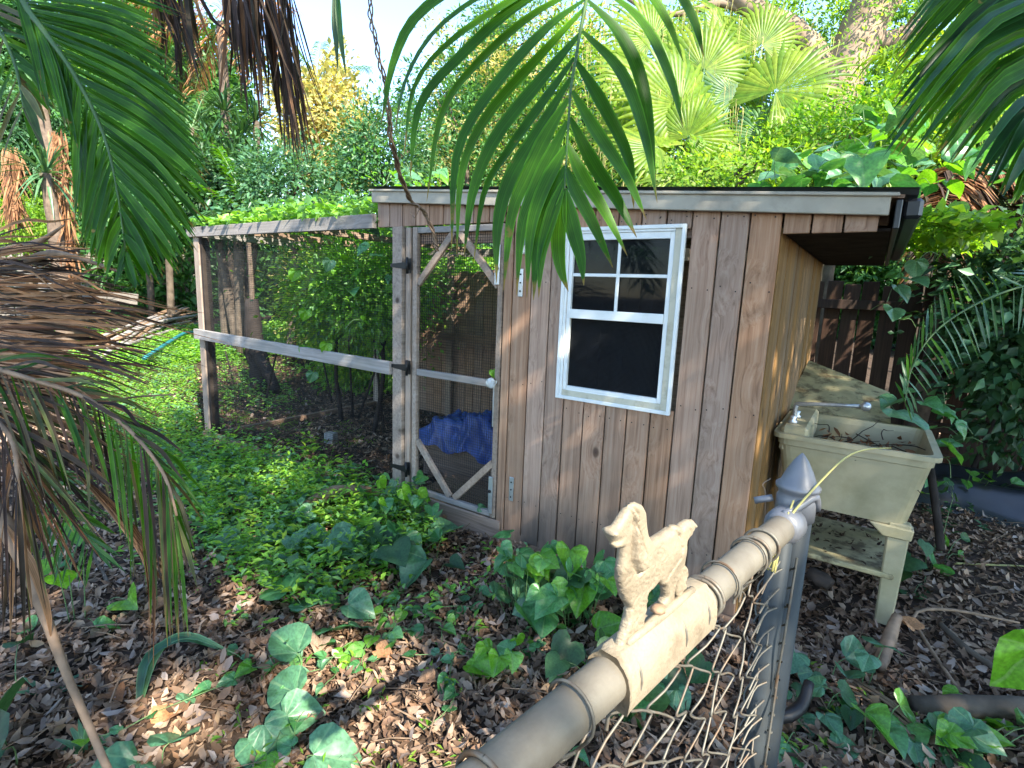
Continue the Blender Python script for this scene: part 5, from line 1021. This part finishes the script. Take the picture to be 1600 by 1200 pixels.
x, y = scatter(9000); mb = MB()
for x_, y_ in zip(x[:4200], y[:4200]):
    a = rng.uniform(0, 6.3); l_ = rng.uniform(.04, .2); z = gz(x_, y_)+rng.uniform(.01, .05); c_ = np.array([x_, y_, z]); v = np.array([math.cos(a), math.sin(a), rng.normal()*.15])*l_
    mb.tube([c_, c_+v*.5+[0, 0, .008], c_+v], rng.uniform(.0012, .0035), 3)
link('twig_litter', mb.me('twig_litter'), stickm, label='thin dry twigs scattered over the mulch', cat='twigs', kind='stuff')
weedpoly = [[(120, 560), (300, 520), (312, 690), (480, 738), (640, 800), (700, 855), (640, 905), (560, 915), (480, 965), (350, 905), (280, 810), (200, 745), (140, 660)]]
farpoly = [[(60, 500), (310, 470), (1100, 470), (600, 560), (300, 575), (120, 600)]]
def weeds(name, label, poly, n, h, size, mat, per=9, aspect=.42, near=3.2, pw=1.2):
    x, y = scatter(n, (-13, 3.6), (.3, 11), near, poly, pw); m_ = len(x); hh_ = h*(.35+rng.random(m_)); xx = np.repeat(x, per); yy = np.repeat(y, per); hz = np.repeat(hh_, per)
    t_ = rng.random(m_*per)**.7; p_ = np.stack([xx+rng.normal(size=m_*per)*.022, yy+rng.normal(size=m_*per)*.022, gz(xx, yy)+hz*t_+.01], -1)
    a = rng.uniform(0, 6.3, m_*per); d = np.stack([np.cos(a), np.sin(a), rng.uniform(-.2, .7, m_*per)], -1); L_ = size*(.5+.9*rng.random(m_*per))
    V, F = leaves(p_, d, nrm(rdir(len(p_))*.4+[0, 0, 1]), L_, L_*aspect); print(name, len(p_))
    link(name, mesh(name, V, F), mat, label=label, cat='weeds', kind='stuff')
weeds('ground_weeds', 'dense bright green weeds along the front of the wire run', weedpoly, 80000, .19, .045, lf_weed)
weeds('broad_weeds', 'broader pale weed leaves mixed in the green bed by the run', weedpoly, 12000, .17, .075, lf_cool, 5, .6)
weeds('tall_weeds', 'taller sprigs standing above the weed bed by the run', weedpoly, 7000, .34, .05, lf_lime, 14, .4)
weeds('far_weeds', 'green weeds spreading toward the left fence', farpoly, 60000, .16, .085, lf_weed, 6, .5, 12, .6)
weeds('grass_tufts', 'sparse green sprigs in the leaf mulch of the foreground', [[(300, 1000), (430, 1020), (700, 1060), (780, 1150), (600, 1260), (330, 1260)], [(360, 560), (600, 700), (480, 715), (330, 670)], [(1180, 1010), (1300, 1040), (1600, 1150), (1600, 1300), (1180, 1300)]], 7000, .05, .035, lf_lime, 7, .3, 6)
weeds('run_weeds', 'patchy weeds inside the back of the wire run', [[(330, 560), (470, 580), (450, 650), (335, 650)]], 30000, .2, .06, lf_weed, 7)
weeds('stray_weeds', 'stray small weeds spreading from the bed into the open mulch', [[(60, 640), (300, 560), (700, 830), (930, 930), (900, 1040), (760, 1010), (640, 1010), (420, 1040), (200, 900)]], 9000, .10, .04, lf_weed, 7, .42, 3)
weeds('shade_weeds', 'thin dark weeds among the mulch on the right', [[(1400, 740), (1600, 740), (1600, 860), (1420, 830)]], 4000, .08, .05, lf_dark, 6, .5, 6)

# heart leaved plants one can pick out
def gp2(lst, h=.10, s_=.12): return [(G(x, y)+np.array([0, 0, h*rng.uniform(.4, 1.5)]), s_*rng.uniform(.8, 1.2)) for x, y in lst]
def ring(cx, cy, rx, ry, n): return [(cx+rng.normal()*rx*.55, cy+rng.normal()*ry*.55) for k in range(n)]
plant('heart_leaf_plant', 'leafy heart leaved clump in front of the screen door post', 'plant', gp2(ring(625, 820, 55, 35, 34), .22, .085), kinds='gbgc')
plant('heart_leaf_plant', 'clump of large dark veined heart leaves left of the bare mulch', 'plant', gp2(ring(590, 880, 60, 28, 24), .12, .13), kinds='gccd')
plant('heart_leaf_plant', 'dark heart leaved plant at the mulch edge near the door', 'plant', gp2([(655, 885), (690, 870), (672, 905), (640, 868), (700, 900)], .1, .14), kinds='cd')
plant('heart_leaf_plant', 'pale heart leaves sprawling at the lower edge of the weeds', 'plant', gp2([(455, 950), (480, 965), (500, 945), (540, 970), (470, 935), (560, 1000), (520, 1010)], .07, .14), kinds='cg')
plant('heart_leaf_plant', 'grey green leaves in the middle of the weed bed', 'plant', gp2(ring(450, 860, 70, 30, 16), .13, .12), kinds='ccg')
plant('heart_leaf_plant', 'heart leaved seedlings on the left slope of the weeds', 'plant', gp2(ring(360, 790, 60, 40, 14), .12, .09), kinds='gb')
plant('heart_leaf_plant', 'upright bushy heart leaved plant standing left of the gate pipe', 'plant', gp2(ring(830, 965, 48, 30, 34), .26, .10), kinds='ggcb')
plant('heart_leaf_plant', 'heart leaved plant behind the cast dog', 'plant', gp2(ring(905, 975, 55, 24, 40), .22, .11), kinds='ggbd')
plant('heart_leaf_plant', 'low bright leaves in front of the bushy plant beside the pipe', 'plant', gp2(ring(775, 1045, 30, 20, 9), .10, .09), kinds='bg')
plant('heart_leaf_plant', 'heart leaves showing through the chain link under the pipe', 'plant', gp2(ring(990, 1080, 80, 55, 34), .15, .13), kinds='gddc')
plant('heart_leaf_plant', 'plant with leaves between the dog and the shed foot', 'plant', gp2(ring(1030, 965, 45, 20, 18), .12, .10), kinds='gc')
plant('heart_leaf_plant', 'single large blue green heart leaf on the mulch', 'plant', [(G(470, 1050)+[0, 0, .07], .16)], kinds='c', vary=0)
plant('heart_leaf_plant', 'group of pale folded leaves at the lower left foreground', 'plant', gp2([(410, 1160), (440, 1140), (470, 1110), (395, 1170)], .06, .115), kinds='cc')
plant('heart_leaf_plant', 'two broad pale leaves at the bottom edge left of centre', 'plant', gp2([(225, 1195), (262, 1200)], .06, .16), kinds='c')
plant('heart_leaf_plant', 'large ribbed leaf lying along the bottom edge', 'plant', gp2([(480, 1205)], .05, .15), kinds='c')
plant('heart_leaf_plant', 'dark leaves at the lower left corner', 'plant', [(P(20, 1160, 1.5), .2), (P(-10, 1110, 1.6), .18), (P(25, 1010, 2.0), .1)], kinds='d')
plant('heart_leaf_plant', 'three teal heart leaves on the mulch right of the gate post', 'plant', gp2([(1265, 1075), (1240, 1050), (1320, 1100), (1310, 1060)], .07, .12), kinds='c', vary=.2)
plant('heart_leaf_plant', 'teal heart leaves at the bottom right below the split log', 'plant', gp2([(1340, 1150), (1420, 1185), (1395, 1140), (1300, 1190), (1360, 1170)], .07, .14), kinds='cg')
plant('heart_leaf_plant', 'light leaves around the split log at the right', 'plant', gp2([(1495, 1110), (1450, 1150), (1480, 1165), (1530, 1150), (1575, 1160), (1510, 1180), (1410, 1150)], .06, .10), kinds='gbb')
plant('heart_leaf_plant', 'loose spread of dark green leaves at the bottom right corner', 'plant', gp2(ring(1500, 1175, 80, 28, 22), .08, .09), kinds='gdcb')
plant('heart_leaf_plant', 'low green leaves scattered between the gate post and the bottom edge', 'plant', gp2(ring(1275, 1140, 60, 40, 16), .08, .09), kinds='gcd')
plant('heart_leaf_plant', 'curled pale leaf cluster below the tub leg', 'plant', gp2([(1372, 1065), (1350, 1075), (1280, 1130)], .11, .11), kinds='c')
plant('heart_leaf_plant', 'green seedling leaves in the left mulch', 'plant', gp2([(92, 905), (110, 890), (60, 1000), (150, 1010), (200, 960)], .06, .10), kinds='gb')
plant('heart_leaf_plant', 'bright sprig by the dead fronds at lower left', 'plant', [(P(95, 800, 2.2), .1), (P(90, 895, 2.2), .1), (P(130, 820, 2.2), .1)], kinds='b')
o = put('leaf', HM['b'][0], None, P(1630, 1000, 1.15), W3(-.5, -.75, .1), nrm(-fw+up*.3), .14); tag(o, 'large vivid green leaf poking in at the right edge', 'leaf')
o = put('leaf', HM['b'][2], None, G(925, 1025)+[0, 0, .12], W3(.9, .5, -.3), nrm(-fw+up), .13); tag(o, 'yellow green leaf just left of the dog base', 'leaf')
o = put('leaf', HM['d'][0], None, P(1365, 965, 2.75), W3(.0, -1), nrm(-fw+up*.4), .10); tag(o, 'dark heart leaf hanging before the foot of the tub', 'leaf')
# straplike pale leaf and small spiky plants
e = empty('strap_leaf_plant', G(215, 1110), 'pale striped strap leaf arching over the left mulch', 'plant')
for q in ([(215, 1115), (250, 1065), (300, 1040), (370, 1040)], [(215, 1115), (235, 1075), (290, 1045), (345, 1033)]):
    leaflet('blade', [G(*q[0])]+[G(*p_)+[0, 0, h_] for p_, h_ in zip(q[1:], (.12, .13, .05))], .035, np.array([0, 0, 1.])-fw, lf_cool, e, 12, .4)
for lab, x_, y_ in (('small silvery spiky sprig left of the stalk at the bottom', 75, 1090), ('small silvery spiky sprig near the bottom left corner', 135, 1180)):
    c_ = G(x_, y_); e = empty('spiky_sprig', c_, lab, 'plant')
    for k in range(9): v = nrm(rdir(1)[0]*[1, 1, .4]+[0, 0, .6])*.13; leaflet('blade', [c_, c_+v*.5, c_+v+[0, 0, -.02]], .018, np.array([0, 0, 1.])-fw*.5, lf_heartc, e, 6, .4)
# creeping stems across the mulch and leaves fallen in the tub
e = empty('creeping_vine', G(640, 1000), 'thin green vine stems with small leaves creeping over the open mulch', 'vine'); mb = MB()
for k in range(16):
    x_, y_ = rng.uniform(380, 900), rng.uniform(900, 1090); c_ = G(x_, y_); a = rng.uniform(0, 6.3); q = []
    for s_ in range(7):
        q.append([c_[0], c_[1], gz(c_[0], c_[1])+.035+.02*rng.random()]); a += rng.normal()*.5; c_ = c_+np.array([math.cos(a), math.sin(a), 0])*.09
        heart(e, q[-1], rng.uniform(.035, .075), 'gbcg'[rng.integers(4)], rdir(1)[0]*[1, 1, .3], nrm(rdir(1)[0]*.4+[0, 0, 1]))
    mb.tube(smoothpath(q, 16), .002, 4)
link('stems', mb.me('stems'), greenst, e, (0, 0, 0), kind='stuff')
n_ = 260; p_ = np.stack([rng.uniform(-.18, .24, n_), rng.uniform(2.95, 3.45, n_), .70+.10*rng.random(n_)**2], -1); V, F = ovals(p_, rdir(n_)*[1, 1, .4], nrm(rdir(n_)*.6+[0, 0, 1]), rng.uniform(.03, .07, n_), rng.uniform(.012, .03, n_))
link('tub_debris', mesh('tub_debris', V, F), lf_dead, label='dry leaves filling the laundry tub', cat='dead leaves', kind='stuff')
n_ = 60; p_ = np.stack([rng.uniform(-.28, .2, n_), rng.uniform(2.95, 3.45, n_), np.full(n_, .268)], -1); V, F = ovals(p_, rdir(n_)*[1, 1, .2], nrm(rdir(n_)*.3+[0, 0, 1]), rng.uniform(.015, .05, n_), rng.uniform(.01, .02, n_))
link('shelf_debris', mesh('shelf_debris', V, F), lf_deadd, label='crumbs and dead leaves lying on the tub shelf', cat='dead leaves', kind='stuff')
# big dry leaves
DL = [heart_mesh(m_, .6, .2, 0, .08) for m_ in (lf_oran, lf_dead, lf_lit)]
for k, (x_, y_, s_) in enumerate(((255, 1150, .12), (240, 965, .08), (500, 1010, .09), (585, 1030, .08), (470, 1010, .07), (100, 1075, .1), (1090, 1150, .09), (170, 1100, .08), (680, 1075, .07), (1430, 1000, .1))):
    o = put('dry_leaf', DL[k % 3], None, G(x_, y_)+[0, 0, .04], rdir(1)[0]*[1, 1, .2], nrm(np.array([.1, .1, 1.])+rdir(1)[0]*.35), s_)
    tag(o, ['big curled orange dry leaf near the bottom left', 'small dry leaf beside the hanging brown strips', 'dry leaf below the pale sprawling leaves', 'tan dry leaf in the middle of the mulch', 'orange dry leaf above the large blue green leaf', 'dull dry leaf left of the long stalk', 'dry leaf below the gate mesh', 'brown dry leaf right of the long stalk', 'small dry leaf on the mulch left of the pipe', 'dry leaf near the bent brown stick'][k], 'dry leaf')
# debris
def stick(name, label, cat, pts_, r_, mat, n=8): 
    return tube(name, [G(x_, y_)+np.array([0, 0, z_]) for x_, y_, z_ in pts_], r_, mat, None, n, 14, .05, label=label, cat=cat)
stick('palm_spathe', 'brown curved dead palm sheath lying in the weeds', 'palm sheath', [(420, 845, .03), (470, 822, .10), (520, 805, .16), (580, 795, .14)], [.008, .035, .045, .02], rachd)
stick('twig', 'dark curved branch end touching the left end of the palm sheath', 'branch', [(350, 828, .04), (400, 835, .05), (430, 840, .03)], .012, darkbark)
stick('stick', 'bent brown stick lying behind the tub foot at the right', 'stick', [(1500, 1090, .02), (1450, 1020, .03), (1425, 978, .06), (1480, 970, .06), (1590, 985, .04)], [.006, .008, .007, .008, .005], stickm)
stick('stick', 'straight grey green stick lying at the right', 'stick', [(1468, 985, .03), (1505, 1020, .03), (1550, 1052, .03)], .013, bark)
stick('stick', 'thin tan stick lying in the dark mulch near the fence', 'stick', [(1490, 885, .02), (1610, 893, .03)], .007, straw)
stick('split_log', 'split pale log lying level at the right edge', 'log', [(1425, 1118, .04), (1500, 1122, .05), (1650, 1125, .05)], [.035, .04, .035], bark, 10)
stick('wood_stake', 'short pale wood stake standing at the foot of the tub', 'stake', [(1372, 1050, .02), (1385, 1020, .06), (1395, 1000, .12)], [.025, .028, .02], rachd)
stick('stick', 'straight stick lying on the mulch left of the pipe', 'stick', [(700, 1165, .03), (706, 1110, .03), (704, 1095, .03)], .006, stickm)
stick('stick', 'crooked pale twig in the middle of the mulch', 'stick', [(690, 1010, .03), (740, 1030, .03), (755, 1050, .03)], .005, stickm)
stick('stick', 'short grey stick in the mulch at the left', 'stick', [(145, 870, .03), (170, 920, .03)], .009, bark)
e = empty('dry_strands', G(1400, 1140), 'bundle of long grey dry strands lying on the right ground', 'dead frond')
for k in range(16):
    o_ = rng.normal(size=2)*6; tube('strand', [G(1325+o_[0], 1075+o_[1])+[0, 0, .03], G(1390+o_[0], 1130+o_[1])+[0, 0, .05+.01*rng.random()], G(1490+o_[0]*2.5, 1215+o_[1])+[0, 0, .03]], .004, rachd, e, 4, 8)
e = empty('metal_latch_arm', G(1220, 1140), 'dark curved metal arm lying by the gate post', 'latch'); tube('arm', [G(1180, 1140)+[0, 0, .1], G(1215, 1160)+[0, 0, .1], G(1245, 1150)+[0, 0, .12], G(1255, 1128)+[0, 0, .16]], [.02, .022, .018], black, e, 8, 10)
# black plastic heap
nx_ = 40; uu, vv = np.meshgrid(np.linspace(0, 1, nx_), np.linspace(0, 1, nx_), indexing='ij'); c_ = G(1560, 800)
hgt = .30*np.sin(np.pi*uu)**.6*np.sin(np.pi*vv)**.6*(1+.25*np.sin(9*uu+2*vv)+.15*np.sin(17*vv-5*uu))
V = np.stack([c_[0]-.7+1.7*uu, c_[1]-.3+.9*vv, hgt], -1).reshape(-1, 3); i, j = np.meshgrid(np.arange(nx_-1), np.arange(nx_-1), indexing='ij'); F = np.stack([i*nx_+j, (i+1)*nx_+j, (i+1)*nx_+j+1, i*nx_+j+1], -1).reshape(-1, 4)
link('plastic_sheet', mesh('plastic_sheet', V, F, True), blackp, label='black plastic sheet heaped before the dark right fence', cat='plastic sheet')
# rubbish heap by the left fence
e = empty('dead_frond_pile', P(230, 530, 10.5), 'pile of long reddish dead palm stalks by the left fence', 'dead frond')
for k in range(34):
    a = rng.normal(); p0 = G(150+rng.normal()*22, 548+rng.normal()*5, .3); p1 = G(292+rng.normal()*10, 500+rng.normal()*4, .35); p0[2] = gz(p0[0], p0[1])+.05+.2*rng.random(); p1[2] = gz(p1[0], p1[1])+.1+.35*rng.random()
    tube('stalk', [p0, p0*.5+p1*.5+[0, 0, .12*rng.random()], p1], [.02, .035, .02], rachd if k % 3 else lumX, e, 5, 6)
e = empty('garden_hose', G(270, 530, .4), 'teal garden hose lying over the dead stalk pile', 'hose'); tube('hose', [G(225, 560, .3), G(262, 536, .38), G(290, 520, .45), G(312, 520, .4)], .03, rubber, e, 6, 14)

# ------------------------------------------------------------------ unseen oak added right of the camera to block sun from the garden
ok_ = empty('shade_oak', (6.3, -3.0, 0), 'spreading oak beside the garden whose crown shades the mulch and shed front', 'tree')
tube('trunk', [(6.3, -3.0, -.1), (6.1, -2.7, 2.2), (5.2, -1.9, 4.2), (5.0, -2.0, 5.4)], [.32, .26, .2, .12], oakbark, ok_, 14, 16, .05)
for q in ((2.4, -2.6, 5.0), (3.2, -3.4, 5.0), (5.3, 1.2, 5.0), (6.5, .0, 5.2)): tube('limb', [(5.2, -1.9, 4.2), (5.2*.5+q[0]*.5, -.95+q[1]*.5, 4.9), q], [.12, .08, .03], oakbark, ok_, 7, 8, .05)
nC = 30000; a = rng.uniform(0, 2*np.pi, nC); r = np.sqrt(rng.random(nC)); cx_, cy_ = 3.9, -.9
p_ = np.stack([cx_+r*np.cos(a)*4.3, cy_+r*np.sin(a)*3.3, 5.0+rng.normal(size=nC)*.28+.5*(1-r)], -1)
cl = np.sin(p_[:, 0]*2.2+1)*np.sin(p_[:, 1]*2.6+.4)+.5*np.sin(p_[:, 0]*5.1)*np.sin(p_[:, 1]*4.7+2)
keep = cl > -1.12
# openings cut in the added crown so sun reaches dog, pipe and mulch
for tgt, rr_ in ((gp(.28, PZ+.10), .30), (gp(.20, PZ), .13), (gp(.45, PZ), .22), ((-1.25, .95, 0), .20), ((-1.85, .75, 0), .17), ((-1.05, .72, 0), .20), ((-2.35, 1.25, 0), .16), ((-1.75, 1.15, 0), .15), ((-.95, 1.15, 0), .17), ((-2.6, 1.9, .1), .16), ((-1.9, 2.45, 1.95), .13), ((-3.4, 2.1, .1), .2)):
    v = p_-np.asarray(tgt); t_ = v@SUN; dist = np.linalg.norm(v-np.outer(t_, SUN), axis=1); keep &= dist > rr_*(1+.25*np.sin(6*np.arctan2(v[:, 0], v[:, 1])))
p_ = p_[keep]
q_ = 30000; a = rng.uniform(0, 2*np.pi, q_); r = np.sqrt(rng.random(q_)); p_ = np.vstack([p_, np.stack([8.0+r*np.cos(a)*3.4, 2.7+r*np.sin(a)*3.2, 5.0+rng.normal(size=q_)*.3+.5*(1-r)], -1)])  # second leaf layer added to put the right rear ground in shade
V, F = leaves(p_, rdir(len(p_)), nrm(rdir(len(p_))*.5+SUN), rng.uniform(.09, .17, len(p_)), rng.uniform(.045, .075, len(p_)))
link('crown', mesh('crown', V-[cx_, cy_, 5], F), lf_bush, ok_, (cx_, cy_, 5), kind='stuff')

# alike things share a group
GR = {'palm_frond': 'palm fronds hanging round the garden', 'dead_frond': 'dead palm fronds', 'heart_leaf_plant': 'heart leaved plants on the mulch', 'heart_leaf_vine': 'heart leaved vines', 'shrub': 'shrubs round the garden', 'tree': 'background trees',
      'dry_leaf': 'big dry leaves on the mulch', 'leaf': 'single leaves', 'stick': 'sticks lying on the ground', 'feather_palm': 'feather leaved palms in the background', 'fan_palm': 'fan palms behind the roof', 'yucca': 'yuccas at the left', 'dead_twig': 'bare dead twigs at the left', 'spiky_sprig': 'small silvery sprigs', 'loose_plank': 'planks on the left fence'}
for o in bpy.data.objects:
    if o.parent is None and o.get('label') and o.get('kind') is None:
        b_ = o.name.split('.')[0]
        if b_ in GR and not o.get('group'): o['group'] = GR[b_]
